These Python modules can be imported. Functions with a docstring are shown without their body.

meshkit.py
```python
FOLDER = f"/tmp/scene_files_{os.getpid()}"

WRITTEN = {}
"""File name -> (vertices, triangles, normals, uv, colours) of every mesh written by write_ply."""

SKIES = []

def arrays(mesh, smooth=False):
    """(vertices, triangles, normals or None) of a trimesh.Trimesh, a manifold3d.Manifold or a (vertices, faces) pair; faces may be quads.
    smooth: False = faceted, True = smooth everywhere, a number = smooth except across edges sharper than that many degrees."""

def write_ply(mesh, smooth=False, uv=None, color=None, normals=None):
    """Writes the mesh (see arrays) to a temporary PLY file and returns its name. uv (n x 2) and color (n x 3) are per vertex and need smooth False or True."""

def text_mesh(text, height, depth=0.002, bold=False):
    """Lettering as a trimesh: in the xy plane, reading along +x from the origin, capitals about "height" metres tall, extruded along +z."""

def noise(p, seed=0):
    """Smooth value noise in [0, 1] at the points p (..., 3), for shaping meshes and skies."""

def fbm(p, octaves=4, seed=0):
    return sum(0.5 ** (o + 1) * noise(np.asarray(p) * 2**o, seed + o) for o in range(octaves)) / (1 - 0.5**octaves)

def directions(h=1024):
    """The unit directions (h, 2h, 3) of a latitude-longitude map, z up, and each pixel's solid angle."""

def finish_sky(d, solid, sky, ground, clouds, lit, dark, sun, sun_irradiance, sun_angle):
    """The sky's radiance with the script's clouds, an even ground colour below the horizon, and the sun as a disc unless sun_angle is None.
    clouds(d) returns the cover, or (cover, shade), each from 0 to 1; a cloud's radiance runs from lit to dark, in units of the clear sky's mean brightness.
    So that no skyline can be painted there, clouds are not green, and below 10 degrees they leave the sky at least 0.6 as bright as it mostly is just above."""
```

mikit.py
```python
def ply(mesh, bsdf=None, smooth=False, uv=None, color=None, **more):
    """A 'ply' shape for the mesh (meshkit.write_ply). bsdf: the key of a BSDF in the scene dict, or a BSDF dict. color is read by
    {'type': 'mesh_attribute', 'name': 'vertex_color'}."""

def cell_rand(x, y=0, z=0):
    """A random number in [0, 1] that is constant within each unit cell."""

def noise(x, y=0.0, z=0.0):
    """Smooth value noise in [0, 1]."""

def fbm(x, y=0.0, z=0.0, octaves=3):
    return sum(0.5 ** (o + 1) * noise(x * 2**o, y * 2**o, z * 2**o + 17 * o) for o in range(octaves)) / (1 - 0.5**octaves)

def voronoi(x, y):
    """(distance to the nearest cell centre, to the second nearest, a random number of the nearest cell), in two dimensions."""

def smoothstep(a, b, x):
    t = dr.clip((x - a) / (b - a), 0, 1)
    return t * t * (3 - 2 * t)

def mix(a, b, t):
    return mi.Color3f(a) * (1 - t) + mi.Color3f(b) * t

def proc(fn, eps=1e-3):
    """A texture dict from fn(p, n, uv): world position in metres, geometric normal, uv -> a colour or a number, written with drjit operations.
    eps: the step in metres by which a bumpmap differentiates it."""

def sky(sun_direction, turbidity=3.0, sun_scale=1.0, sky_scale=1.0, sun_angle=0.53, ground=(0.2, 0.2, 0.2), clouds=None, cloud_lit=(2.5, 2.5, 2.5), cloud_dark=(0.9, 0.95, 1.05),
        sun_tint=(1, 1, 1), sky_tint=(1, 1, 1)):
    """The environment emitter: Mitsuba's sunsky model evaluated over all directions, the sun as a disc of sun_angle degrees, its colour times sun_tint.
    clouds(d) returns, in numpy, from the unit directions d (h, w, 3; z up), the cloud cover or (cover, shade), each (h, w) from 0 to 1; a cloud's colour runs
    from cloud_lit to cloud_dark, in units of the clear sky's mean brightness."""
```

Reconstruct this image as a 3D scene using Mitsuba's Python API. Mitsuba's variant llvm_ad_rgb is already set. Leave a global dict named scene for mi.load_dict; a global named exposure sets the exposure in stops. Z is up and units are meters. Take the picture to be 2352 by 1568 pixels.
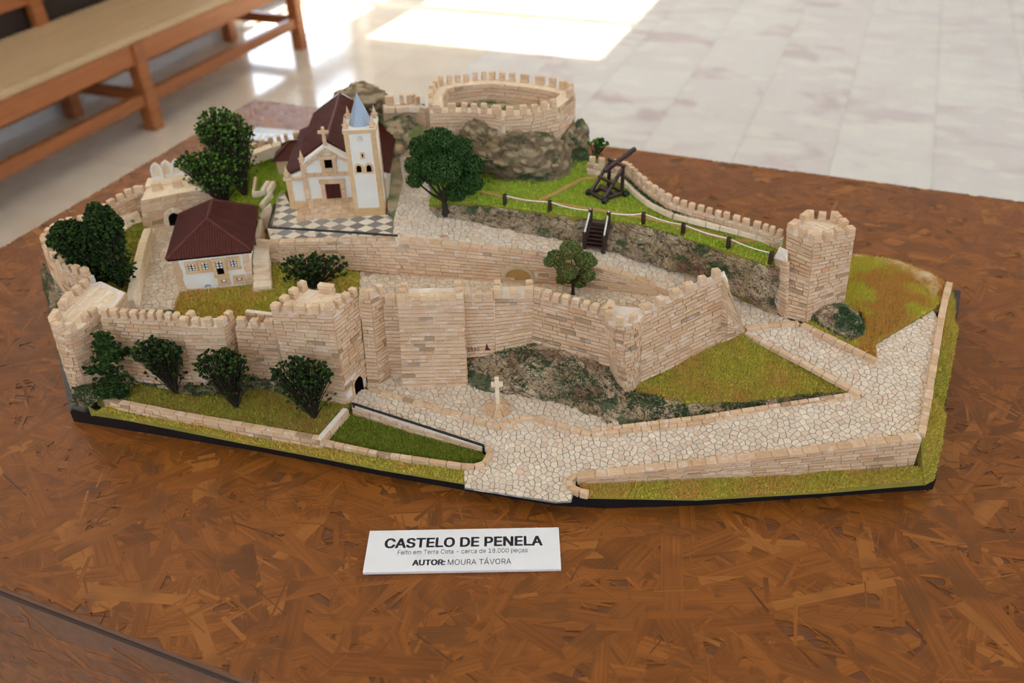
import math, random
import numpy as np
import trimesh, shapely
import shapely.geometry as sg
import drjit as dr
import mitsuba as mi
import mikit, meshkit
from mikit import proc, noise, fbm, voronoi, cell_rand, smoothstep, mix
from scipy.interpolate import RBFInterpolator
from scipy.spatial import Delaunay, Voronoi

T = mi.ScalarTransform4f
# ------------------------------------------------------------------ camera, sky, sun, exposure
TABLE_Z = 0.90                      # height of the table top above the floor
CAM = np.array([0.0, 0.0, TABLE_Z + 0.71])
F_PX, PITCH, ROLL, YAW = 2055.465, math.radians(35.544), math.radians(-1.8175), math.radians(22.9211)
_f = np.array([0, math.cos(PITCH), -math.sin(PITCH)]); _r = np.array([1.0, 0, 0]); _u = np.cross(_r, _f)
_rt = math.cos(ROLL) * _r + math.sin(ROLL) * _u; _up = -math.sin(ROLL) * _r + math.cos(ROLL) * _u
def _yaw(v):                        # the room's axes: x along the table's long edge, y away from the viewer
    c, s = math.cos(YAW), math.sin(YAW)
    return np.array([v[0] * c - v[1] * s, v[0] * s + v[1] * c, v[2]])
FWD, RGT, UPV = _yaw(_f), _yaw(_rt), _yaw(_up)

scene, labels, count = {}, {}, {}
scene['camera'] = {'type': 'thinlens', 'fov': math.degrees(2 * math.atan(1176 / F_PX)), 'fov_axis': 'x', 'aperture_radius': 0.0034, 'focus_distance': 0.99,
                   'near_clip': 0.02, 'far_clip': 100.0,
                   'to_world': T().look_at(origin=CAM.tolist(), target=(CAM + FWD).tolist(), up=UPV.tolist())}
SUN_EL = math.radians(37)
scene['sky'] = mikit.sky([-math.cos(SUN_EL), -0.02, math.sin(SUN_EL)], turbidity=3.0, sun_scale=0.8, sky_scale=1.0, ground=(0.45, 0.44, 0.42), sky_tint=(1.0, 1.02, 1.04),
                         clouds=lambda d: 0.55 * np.clip(meshkit.fbm(d * 3.0, 4, 5) * 2.2 - 0.55, 0, 1), cloud_lit=(2.6, 2.65, 2.68), cloud_dark=(1.26, 1.28, 1.3))
exposure = 5.3

# ------------------------------------------------------------------ helpers: measuring, keys, meshes
def at(px, py, z=0.0):
    """The point at height z above the table top that the survey pixel shows."""
    d = FWD * F_PX + RGT * (px - 1176) - UPV * (py - 784)
    t = (z + TABLE_Z - CAM[2]) / d[2]
    p = CAM + t * d
    return np.array([p[0], p[1], z])
def W(pts, z=None):
    return np.array([at(*p) if z is None else at(p[0], p[1], z) for p in pts])
def pix(P):
    d = np.asarray(P, float) + [0, 0, TABLE_Z] - CAM
    w = d @ FWD
    return np.stack([1176 + F_PX * (d @ RGT) / w, 784 - F_PX * (d @ UPV) / w], -1)
def newkey(name, parent=None):
    k = (parent + '__' if parent else '') + name
    n = count.get(k, 0); count[k] = n + 1
    return k if n == 0 else f'{k}_{n:03d}'
LIFT = [TABLE_Z]
def obj(name, mesh, mat, parent=None, smooth=False, label=None, cat=None, group=None, kind=None):
    """One entry of the scene; mesh is (v, f) or (v, f, uv) or a trimesh."""
    k = newkey(name, parent)
    if isinstance(mesh, MB): mesh = mesh.get()
    if not isinstance(mesh, tuple): mesh = (np.array(mesh.vertices), np.array(mesh.faces))
    v = np.asarray(mesh[0], float) + [0, 0, LIFT[0]]
    uv = mesh[2] if len(mesh) > 2 else None
    if uv is not None and smooth not in (False, True): smooth = True
    scene[k] = mikit.ply((v, mesh[1]), mat, smooth=smooth, uv=uv)
    info(k, label, cat, group, kind)
    return k
def info(k, label=None, cat=None, group=None, kind=None):
    d = {a: b for a, b in (('label', label), ('category', cat), ('group', group), ('kind', kind)) if b}
    if d: labels[k] = {**labels.get(k, {}), **d}
def thing(name, label, cat, group=None):
    k = newkey(name); info(k, label, cat, group); return k
Q6 = np.array([[0, 3, 2], [0, 2, 1], [4, 5, 6], [4, 6, 7], [0, 1, 5], [0, 5, 4], [1, 2, 6], [1, 6, 5], [2, 3, 7], [2, 7, 6], [3, 0, 4], [3, 4, 7]])
class MB:
    """Collects solids into one mesh; each has its own uv (two random numbers that the materials read)."""
    def __init__(s): s.v, s.f, s.uv, s.n = [], [], [], 0
    def add(s, v, f, uv=(0.5, 0.5)):
        v = np.asarray(v, float); s.v.append(v); s.f.append(np.asarray(f) + s.n); s.n += len(v)
        uv = np.asarray(uv, float)
        s.uv.append(uv if uv.ndim == 2 else np.tile(uv, (len(v), 1))); return s
    def hexa(s, p8, uv=(0.5, 0.5)): return s.add(p8, Q6, uv)          # 0-3 lower ring counter-clockwise from above, 4-7 upper
    def box(s, c, size, rz=0.0, uv=(0.5, 0.5), ax=None, bev=0.0):
        x, y, z = np.array(size) / 2
        if bev:
            b = bev
            m = trimesh.convex.convex_hull([[i * (x - (k != 0) * b), j * (y - (k != 1) * b), l * (z - (k != 2) * b)] for i in (-1, 1) for j in (-1, 1) for l in (-1, 1) for k in range(3)])
            p, fc = np.array(m.vertices), np.array(m.faces)
        else:
            p = np.array([[-x, -y, -z], [x, -y, -z], [x, y, -z], [-x, y, -z], [-x, -y, z], [x, -y, z], [x, y, z], [-x, y, z]]); fc = Q6
        if ax is None:
            cs, sn = math.cos(rz), math.sin(rz); ax = np.array([[cs, sn, 0], [-sn, cs, 0], [0, 0, 1]])
        return s.add(p @ np.asarray(ax) + c, fc, uv)
    def tube(s, pts, r, sides=6, uv=(0.5, 0.5), caps=True):
        p = np.asarray(pts, float); r = np.broadcast_to(r, (len(p),))
        t = np.gradient(p, axis=0); t /= np.linalg.norm(t, axis=1, keepdims=True) + 1e-12
        ref = np.array([0, 0, 1.0]) if abs(t[0][2]) < 0.9 else np.array([1.0, 0, 0])
        a = np.cross(t, ref); a /= np.linalg.norm(a, axis=1, keepdims=True) + 1e-12; b = np.cross(t, a)
        g = np.arange(sides) * 2 * math.pi / sides
        v = (p[:, None] + r[:, None, None] * (np.cos(g)[None, :, None] * a[:, None] - np.sin(g)[None, :, None] * b[:, None])).reshape(-1, 3)
        f = []
        for i in range(len(p) - 1):
            for j in range(sides):
                q, w = i * sides + j, i * sides + (j + 1) % sides
                f += [[q, w, w + sides], [q, w + sides, q + sides]]
        if caps:
            n = len(v); v = np.vstack([v, p[:1], p[-1:]])
            for j in range(sides):
                f += [[(j + 1) % sides, j, n], [n - 1 - sides + 1 + j - 0, n - sides + (j + 1) % sides, n + 1]]
        f = np.array(f)
        return s.add(v, f[:, ::-1], uv)
    def prism(s, ring, z0, z1, uv=(0.5, 0.5), inset=0.0):
        """A flat-topped plate over a shapely polygon, bottom z0, top z1 (numbers or functions of xy)."""
        v2, f = trimesh.creation.triangulate_polygon(ring, engine='earcut')
        v2 = np.asarray(v2)[:, :2]
        zz = lambda z, q: z(q) if callable(z) else np.full(len(q), float(z))
        s.add(np.column_stack([v2, zz(z1, v2)]), f, uv)
        s.add(np.column_stack([v2, zz(z0, v2)]), np.asarray(f)[:, ::-1], uv)
        for rr in [ring.exterior, *ring.interiors]:
            c = np.array(rr.coords)[:-1]
            n = len(c); i = np.arange(n); j = (i + 1) % n
            q = np.vstack([np.column_stack([c, zz(z0, c)]), np.column_stack([c, zz(z1, c)])])
            fs = np.vstack([np.stack([i, j, j + n], 1), np.stack([i, j + n, i + n], 1)])
            if not rr.is_ccw: fs = fs[:, ::-1]
            s.add(q, fs, uv)
        return s
    def get(s): return np.vstack(s.v), np.vstack(s.f), np.vstack(s.uv)
rng = np.random.default_rng(7)
R = lambda a=0.0, b=1.0: float(rng.uniform(a, b))
def unit(v): return np.asarray(v, float) / (np.linalg.norm(v) + 1e-12)
def seen_area(v):
    q = pix(v); w = q.max(0) - q.min(0); c = q.mean(0)
    return float(w[0] * w[1]) if -50 < c[0] < 2400 and -50 < c[1] < 1620 else 0.0
def pieces(parent, items, name, mat, limit=300, plural=None, smooth=False):
    """items: (v, f, uv). The ones that show largest become parts of their own, the rest one part of kind stuff."""
    items = sorted(items, key=lambda m: -seen_area(m[0]))
    for m in items[:limit]:
        v, f = m[0], m[1]
        obj(name, (v, f, np.tile(m[2], (len(v), 1))), mat, parent)
    if len(items) > limit:
        b = MB()
        for m in items[limit:]: b.add(*m)
        obj(plural or name + 's', b, mat, parent, kind='stuff')

# ------------------------------------------------------------------ materials
def rgb(*c): return {'type': 'rgb', 'value': list(c)}
def mat(name, color, rough=0.6, spec=0.3, bump=None, bscale=1.0, eps=3e-4, two=True, **kw):
    d = {'type': 'principled', 'base_color': color if isinstance(color, dict) else rgb(*color), 'roughness': rough, 'specular': spec, **kw}
    if bump is not None: d = {'type': 'bumpmap', 'arbitrary': proc(bump, eps), 'scale': bscale, 'bsdf': d}
    scene[name] = {'type': 'twosided', 'bsdf': d} if two else d
def brick_fn(p, n, uv):
    c = mix((0.5472, 0.3626, 0.2059), (0.6432, 0.4544, 0.2781), smoothstep(0.1, 0.6, uv.x))
    c = mix(c, (0.6048, 0.402, 0.2492), smoothstep(0.7, 0.75, uv.x) * 0.8)
    c = mix(c, (0.2976, 0.1966, 0.1084), dr.select(uv.y > 0.935, 0.75, 0.0))
    c = mix(c, (0.5568, 0.2971, 0.1517), dr.select(uv.y < 0.05, 0.55, 0.0))
    g = fbm(p.x * 420, p.y * 420, p.z * 900, 2)
    c = c * (0.84 + 0.32 * g)
    w = smoothstep(0.60, 0.74, fbm(p.x * 130 + 7, p.y * 130, p.z * 170, 3))
    return mix(c, (0.80, 0.74, 0.67), w * 0.38)
mat('brick_clay', proc(brick_fn), 0.8, 0.2)
mat('mortar', proc(lambda p, n, uv: mix((0.62, 0.53, 0.43), (0.80, 0.74, 0.66), fbm(p.x * 200, p.y * 200, p.z * 200, 2))), 0.9, 0.1)
mat('pale_clay', proc(lambda p, n, uv: mix((0.7, 0.5472, 0.3696), (0.8, 0.672, 0.4928), uv.x) * (0.85 + 0.3 * fbm(p.x * 300, p.y * 300, p.z * 300, 2))), 0.85, 0.15)
def cobble_fn(p, n, uv):
    c = mix((0.6, 0.485, 0.356), (0.72, 0.6111, 0.4628), uv.x)
    c = mix(c, (0.62, 0.4365, 0.2937), smoothstep(0.72, 0.9, uv.y) * 0.6)
    c = mix(c, (0.42, 0.194, 0.1068), dr.select(uv.y > 0.9972, 0.7, 0.0))
    return c * (0.86 + 0.28 * fbm(p.x * 260, p.y * 260, p.z * 260, 2))
mat('cobble_clay', proc(cobble_fn), 0.75, 0.25)
mat('grout', proc(lambda p, n, uv: mix((0.20, 0.20, 0.185), (0.52, 0.49, 0.45), smoothstep(0.45, 0.72, fbm(p.x * 90, p.y * 90, p.z * 90, 3)))), 0.9, 0.1)
def grass_base(p, n, uv):
    g = fbm(p.x * 40, p.y * 40, p.z * 40, 3)
    return mix(mix((0.182, 0.175, 0.027), (0.312, 0.25, 0.0525), g), (0.286, 0.1625, 0.045), smoothstep(0.55, 0.75, fbm(p.x * 25 + 9, p.y * 25, 0, 3)) * 0.6)
mat('turf_soil', proc(grass_base), 0.95, 0.05)
def blade_fn(p, n, uv):
    g = fbm(p.x * 30, p.y * 30, 0, 3)
    c = mix((0.32, 0.31, 0.036), (0.768, 0.651, 0.108), uv.x)
    c = mix(c, (0.672, 0.372, 0.108), smoothstep(0.50, 0.72, g * 0.6 + uv.y * 0.42))
    return c
mat('grass_olive', proc(blade_fn), 0.8, 0.1)
mat('grass_shade', proc(lambda p, n, uv: mix(mix((0.22, 0.22, 0.025), (0.50, 0.44, 0.07), uv.x), (0.38, 0.22, 0.06), smoothstep(0.5, 0.72, fbm(p.x * 30, p.y * 30, 0, 3) * 0.6 + uv.y * 0.42))), 0.8, 0.1)  # olive grass darkened: the shade under the left wall is put into its colour
mat('grass_green', proc(lambda p, n, uv: mix(mix((0.25, 0.375, 0.0264), (0.55, 0.69, 0.077), uv.x), (0.575, 0.51, 0.099), smoothstep(0.62, 0.95, uv.y * 0.5 + fbm(p.x * 35, p.y * 35, 0, 2) * 0.6))), 0.8, 0.1)
mat('grass_dark', proc(lambda p, n, uv: mix((0.117, 0.162, 0.0144), (0.312, 0.351, 0.045), uv.x)), 0.8, 0.1)
mat('grass_ochre', proc(lambda p, n, uv: mix(mix((0.468, 0.429, 0.048), (0.676, 0.572, 0.088), uv.x), (0.585, 0.312, 0.072), smoothstep(0.38, 0.60, fbm(p.x * 28, p.y * 28, 0, 3) + 0.12 * uv.y - 0.02))), 0.8, 0.1)
mat('moss', proc(lambda p, n, uv: mix((0.02, 0.05, 0.02), (0.07, 0.13, 0.045), uv.x)), 0.9, 0.1)
def rock_h(p, n, uv):
    a = fbm(p.x * 70, p.y * 70, p.z * 70, 2)
    s = fbm(p.x * 150 + 4 * a, p.y * 150 + 4 * a, p.z * 170 - 4 * a, 2)
    r = dr.abs(s - 0.5)
    t = dr.abs(noise(p.x * 560 + 8 * a, p.y * 560, p.z * 560) - 0.5)
    return dr.minimum(smoothstep(0.0, 0.075, r), 0.25 + 0.75 * smoothstep(0.0, 0.16, t))
def rock_fn(p, n, uv):
    h = rock_h(p, n, uv)
    g = fbm(p.x * 30, p.y * 30, p.z * 30, 3)
    c = mix((0.36, 0.255, 0.14), (0.52, 0.40, 0.25), smoothstep(0.3, 0.7, g))
    c = mix((0.085, 0.055, 0.035), c, smoothstep(0.05, 0.75, h))
    c = mix(c, (0.14, 0.055, 0.03), smoothstep(0.60, 0.72, fbm(p.x * 45 + 31, p.y * 45, p.z * 45, 2)) * 0.6)
    return mix(c, (0.05, 0.085, 0.035), smoothstep(0.57, 0.66, fbm(p.x * 38 + 11, p.y * 38, p.z * 60, 3)) * 0.8)
mat('rock_paper', proc(rock_fn), 0.8, 0.2, bump=rock_h, bscale=0.0009)
mat('hill_clay', proc(lambda p, n, uv: mix(mix((0.46, 0.35, 0.20), (0.58, 0.46, 0.30), fbm(p.x * 80, p.y * 80, p.z * 80, 3)), (0.16, 0.20, 0.08), smoothstep(0.5, 0.66, fbm(p.x * 26 + 5, p.y * 26, p.z * 26, 3)))), 0.9, 0.1)
def stone_h(p, n, uv): return smoothstep(0.05, 0.3, dr.abs(noise(p.x * 70 + fbm(p.x * 40, p.y * 40, p.z * 40, 2) * 3, p.y * 70, p.z * 100) - 0.5))
mat('keep_rock', proc(lambda p, n, uv: mix(mix((0.10, 0.065, 0.035), mix((0.30, 0.215, 0.12), (0.40, 0.30, 0.175), fbm(p.x * 30, p.y * 30, p.z * 30, 2)), 0.25 + 0.75 * stone_h(p, n, uv)), (0.05, 0.085, 0.03), smoothstep(0.58, 0.68, fbm(p.x * 24 + 3, p.y * 24, p.z * 36, 3)) * 0.85)), 0.85, 0.15, bump=stone_h, bscale=0.0014)
mat('black_paint', (0.008, 0.008, 0.009), 0.35, 0.4)
mat('black_void', (0.004, 0.003, 0.003), 0.9, 0.0)
mat('plaster_white', proc(lambda p, n, uv: mix((0.69, 0.655, 0.565), (0.75, 0.715, 0.63), noise(p.x * 60, p.y * 60, p.z * 60))), 0.8, 0.2)
mat('ochre_trim', proc(lambda p, n, uv: mix((0.56, 0.36, 0.17), (0.66, 0.46, 0.25), uv.x) * (0.9 + 0.2 * noise(p.x * 300, p.y * 300, p.z * 300))), 0.75, 0.2)
mat('roof_red', proc(lambda p, n, uv: mix((0.0644, 0.01012, 0.006), (0.0924, 0.01932, 0.0115), uv.x) * (0.9 + 0.2 * noise(p.x * 150, p.y * 150, p.z * 150))), 0.55, 0.3)
mat('door_red', (0.055, 0.010, 0.007), 0.5, 0.3)
mat('slate_blue', (0.30, 0.36, 0.43), 0.5, 0.4)
mat('grey_stone', (0.20, 0.21, 0.20), 0.8, 0.2)
mat('tile_dark', proc(lambda p, n, uv: mix((0.20, 0.175, 0.145), (0.29, 0.26, 0.22), uv.x)), 0.7, 0.3)
mat('tile_pale', proc(lambda p, n, uv: mix((0.66, 0.56, 0.42), (0.74, 0.66, 0.52), uv.x)), 0.7, 0.3)
mat('dark_wood', proc(lambda p, n, uv: mix((0.022, 0.010, 0.007), (0.05, 0.022, 0.016), noise(p.x * 120, p.y * 120, p.z * 120))), 0.4, 0.5)
mat('rope_white', (0.75, 0.72, 0.66), 0.8, 0.1)
mat('path_ochre', (0.42, 0.25, 0.085), 0.85, 0.1)
mat('pin_metal', (0.75, 0.78, 0.85), 0.2, 0.5, metallic=1.0)
mat('leaf_dark', proc(lambda p, n, uv: mix((0.007, 0.018, 0.004), (0.038, 0.070, 0.012), uv.x * uv.x)), 0.75, 0.1)
mat('leaf_mid', proc(lambda p, n, uv: mix((0.014, 0.040, 0.006), (0.115, 0.21, 0.028), uv.x * uv.x)), 0.75, 0.1)
mat('leaf_tree', proc(lambda p, n, uv: mix((0.010, 0.036, 0.008), (0.05, 0.115, 0.02), uv.x)), 0.7, 0.2)
mat('leaf_rust', proc(lambda p, n, uv: mix(mix((0.035, 0.075, 0.018), (0.15, 0.22, 0.055), uv.x), (0.40, 0.12, 0.03), dr.select(uv.y > 0.86, 0.85, 0.0))), 0.7, 0.2)
mat('stem_dark', (0.035, 0.026, 0.016), 0.8, 0.2)
mat('card_white', (0.74, 0.74, 0.72), 0.5, 0.3)
mat('card_edge', (0.62, 0.58, 0.56), 0.8, 0.1)
mat('print_black', (0.018, 0.015, 0.022), 0.6, 0.2)
mat('ink_red', (0.12, 0.015, 0.01), 0.7, 0.2)
mat('blue_hose', (0.04, 0.14, 0.32), 0.4, 0.4)
def grain(p, uv):
    a = uv.y * math.pi
    l = p.x * dr.cos(a) + p.y * dr.sin(a); t = p.y * dr.cos(a) - p.x * dr.sin(a)
    return l, t
def osb_fn(p, n, uv):
    l, t = grain(p, uv)
    g = noise(l * 24 + 50 * uv.x, t * 1150, uv.x * 40)
    h = fbm(l * 14, t * 120, uv.x * 90, 2)
    c = mix((0.1554, 0.0444, 0.005775), (0.231, 0.07252, 0.01045), uv.x)
    c = c * (0.56 + 0.58 * g + 0.38 * h)
    c = mix(c, (0.0378, 0.01332, 0.0044), dr.select(uv.x < 0.05, 0.55, 0.0))
    c = mix(c, (0.3192, 0.1184, 0.0231), dr.select(uv.x > 0.90, 0.6, 0.0))
    return mix(c, (0.084, 0.03108, 0.0077), smoothstep(0.52, 0.72, fbm(p.x * 22, p.y * 22, uv.x * 7, 2)) * 0.5)
mat('osb_strand', proc(osb_fn), 0.42, 0.22, bump=lambda p, n, uv: noise(grain(p, uv)[0] * 40, grain(p, uv)[1] * 900, uv.x * 40), bscale=0.00018, clearcoat=0.3, clearcoat_gloss=0.94)
mat('osb_base', proc(lambda p, n, uv: mix((0.084, 0.02368, 0.00385), (0.1596, 0.0481, 0.00715), fbm(p.x * 120, p.y * 260, p.z * 120, 3))), 0.4, 0.45, clearcoat=0.3)
mat('board_edge', (0.035, 0.016, 0.008), 0.5, 0.3)
def marble_fn(p, n, uv):
    a = fbm(p.x * 3 + uv.x * 50, p.y * 3 + uv.y * 50, 0, 3)
    s = fbm(p.x * 3.2 + 2.2 * a + uv.x * 90, p.y * 6 + 2 * a, uv.y * 30, 4)
    c = mix((0.60, 0.575, 0.525), (0.53, 0.475, 0.445), uv.x * 0.7)
    c = mix(c, (0.43, 0.325, 0.325), smoothstep(0.50, 0.72, s) * (0.25 + 0.6 * uv.y))
    return mix(c, (0.65, 0.62, 0.54), smoothstep(0.55, 0.75, fbm(p.x * 6 + 40 * uv.y, p.y * 15, 3, 3)) * 0.6)
mat('floor_marble', proc(marble_fn), 0.13, 0.55)
mat('floor_marble_tan', proc(lambda p, n, uv: mix((0.64, 0.57, 0.46), (0.53, 0.44, 0.34), fbm(p.x * 5 + uv.x * 40, p.y * 8 + uv.y * 40, 0, 4))), 0.13, 0.55)
mat('floor_joint', (0.40, 0.36, 0.32), 0.8, 0.2)
mat('wall_marble', proc(lambda p, n, uv: mix((0.42, 0.39, 0.36), (0.56, 0.52, 0.48), fbm(p.x * 9, p.y * 5 + uv.x * 30, p.z * 9, 3))), 0.35, 0.4)
def bench_fn(p, n, uv):
    g = noise(p.y * 6 + uv.x * 30, p.x * 110, p.z * 110)
    return mix((0.215, 0.066, 0.017), (0.40, 0.130, 0.036), g * 0.6 + uv.x * 0.4)
mat('bench_wood', proc(bench_fn), 0.38, 0.45)
mat('bench_seat', proc(lambda p, n, uv: mix((0.4125, 0.275, 0.138), (0.55, 0.3875, 0.216), fbm(p.y * 3, p.x * 60, uv.x * 9, 3))), 0.45, 0.4)
mat('wall_white', (0.73, 0.725, 0.70), 0.9, 0.1)
mat('wainscot', (0.035, 0.02, 0.012), 0.6, 0.3)
mat('frame_grey', (0.30, 0.31, 0.32), 0.5, 0.4)
mat('outside_paving', (0.45, 0.42, 0.38), 0.9, 0.1)
mat('leaflet_grey', (0.34, 0.37, 0.38), 0.35, 0.4)
mat('leaflet_white', (0.55, 0.58, 0.59), 0.35, 0.4)
scene['window_glass'] = {'type': 'thindielectric', 'int_ior': 1.5}
# ------------------------------------------------------------------ the room (z = 0 is the floor)
LIFT[0] = 0.0
XL, XR, YN, YF, ZC = -3.72, 4.6, -4.0, 8.5, 4.3
def slab(name, lo, hi, m, parent=None, kind='structure', label=None, uv=(0.5, 0.5), bev=0.0, **kw):
    lo, hi = np.array(lo, float), np.array(hi, float)
    return obj(name, MB().box((lo + hi) / 2, hi - lo, uv=uv, bev=bev), m, parent, kind=kind, label=label, **kw)
fl = slab('floor', (XL - 0.2, YN - 0.2, -0.12), (XR + 0.2, YF + 0.2, -0.004), 'floor_joint', label='floor of large polished cream and rose marble tiles')
tiles, tan_tiles, TW = [], [], 0.3945
rt = random.Random(3)
for k in range(-10, 13):
    x0 = -0.095 + TW * k; x1 = x0 + TW
    x0, x1 = max(x0, XL), min(x1, XR)
    if x1 - x0 < 0.02: continue
    y = YN - rt.random() * 0.6 if k != 0 else YN - 0.15
    cuts = [3.225, 3.915, 4.645, 5.30, 5.90, 6.55] if k in (-1, -3) else [3.16, 3.86, 4.57, 5.37, 6.05] if k in (0, 1) else []
    ys = [y]
    while ys[-1] < YF:
        nx = ys[-1] + 0.66 + 0.08 * rt.random()
        for c in cuts:
            if ys[-1] < c - 0.35 and nx > c - 0.33: nx = c; break
        ys.append(nx)
    for a, b in zip(ys[:-1], ys[1:]):
        a, b = max(a, YN), min(b, YF)
        if b - a < 0.05: continue
        m = MB().box(((x0 + x1) / 2, (a + b) / 2, -0.003), (x1 - x0 - 0.0018, b - a - 0.0018, 0.006), bev=0.0008)
        rose = rt.random()
        if -3 <= k <= -1: rose = 0.35 + 0.65 * rose
        elif k >= 0: rose *= 0.45
        (tan_tiles if k <= -6 else tiles).append((m.v[0], m.f[0], (rt.random() * 0.999, rose * 0.999)))
_sa = seen_area
def seen_area(v): return _sa(np.asarray(v) - [0, 0, TABLE_Z])
pieces(fl, tiles, 'tile', 'floor_marble', limit=210); pieces(fl, tan_tiles, 'tile', 'floor_marble_tan', limit=80, plural='tan_tiles')
seen_area = _sa
# left wall with its glazed door and the high windows over the bench
D0, D1, DZ = 4.60, 6.10, 1.90
WY = [(-2.6, -0.9), (0.0, 1.7), (2.3, 4.0)]; WZ0, WZ1 = 2.68, 3.85
def wall_x(name, x0, x1, y0, y1, holes, m='wall_white', label=None):
    w = sg.box(y0, 0, y1, ZC)
    for h in holes: w = w.difference(sg.box(*h))
    b = MB().prism(w, x0, x1)
    v, f, uv = b.get(); v = v[:, [2, 0, 1]]
    return obj(name, (v, f, uv), m, kind='structure', label=label)
wall_x('wall_left', XL - 0.2, XL, YN, YF, [(D0, -0.1, D1, DZ), (D0, 2.02, D1, 3.4)] + [(a, WZ0, b, WZ1) for a, b in WY], label='white wall behind the bench')
wall_x('wall_right', XR, XR + 0.2, YN, YF, [(-1.5, 2.7, 1.5, 4.0), (2.5, 2.7, 5.5, 4.0)])  # unseen high openings, added to let fill daylight in from the right
def wall_y(name, y0, y1, holes):
    w = sg.box(XL - 0.2, 0, XR + 0.2, ZC)
    for h in holes: w = w.difference(sg.box(*h))
    v, f, uv = MB().prism(w, y0, y1).get()
    return obj(name, (v[:, [0, 2, 1]], f[:, ::-1], uv), 'wall_white', kind='structure')
wall_y('wall_back', YF, YF + 0.2, [])
wall_y('wall_front', YN - 0.2, YN, [(-2.6, 2.5, -0.4, 4.0), (0.6, 2.5, 2.8, 4.0)])  # openings behind the camera are added, to light the model from above
slab('ceiling', (XL - 0.2, YN - 0.2, ZC), (XR + 0.2, YF + 0.2, ZC + 0.2), 'wall_white')
slab('added_sun_block_roof', (XL - 3.0, YN - 1, 4.05), (XL - 0.2, YF + 1, 4.2), 'wall_white', kind='structure')  # unseen slab added outside so the sun misses the high windows
slab('wainscot_left', (XL, YN, 0.20), (XL + 0.02, D0 - 0.12, 2.6), 'wainscot', label='dark panelling on the wall behind the bench')
bs = None
for i in range(7):
    y0 = YN + i * 1.21; y1 = min(y0 + 1.205, D0 - 0.12)
    k = slab('baseboard_left' if bs is None else 'slab', (XL, y0, 0.0), (XL + 0.028, y1, 0.20), 'wall_marble', bs, kind='structure' if bs is None else None, uv=(0.13 * i, 0.4), bev=0.002,
             label='marble skirting slabs under the bench' if bs is None else None)
    bs = bs or k
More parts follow.
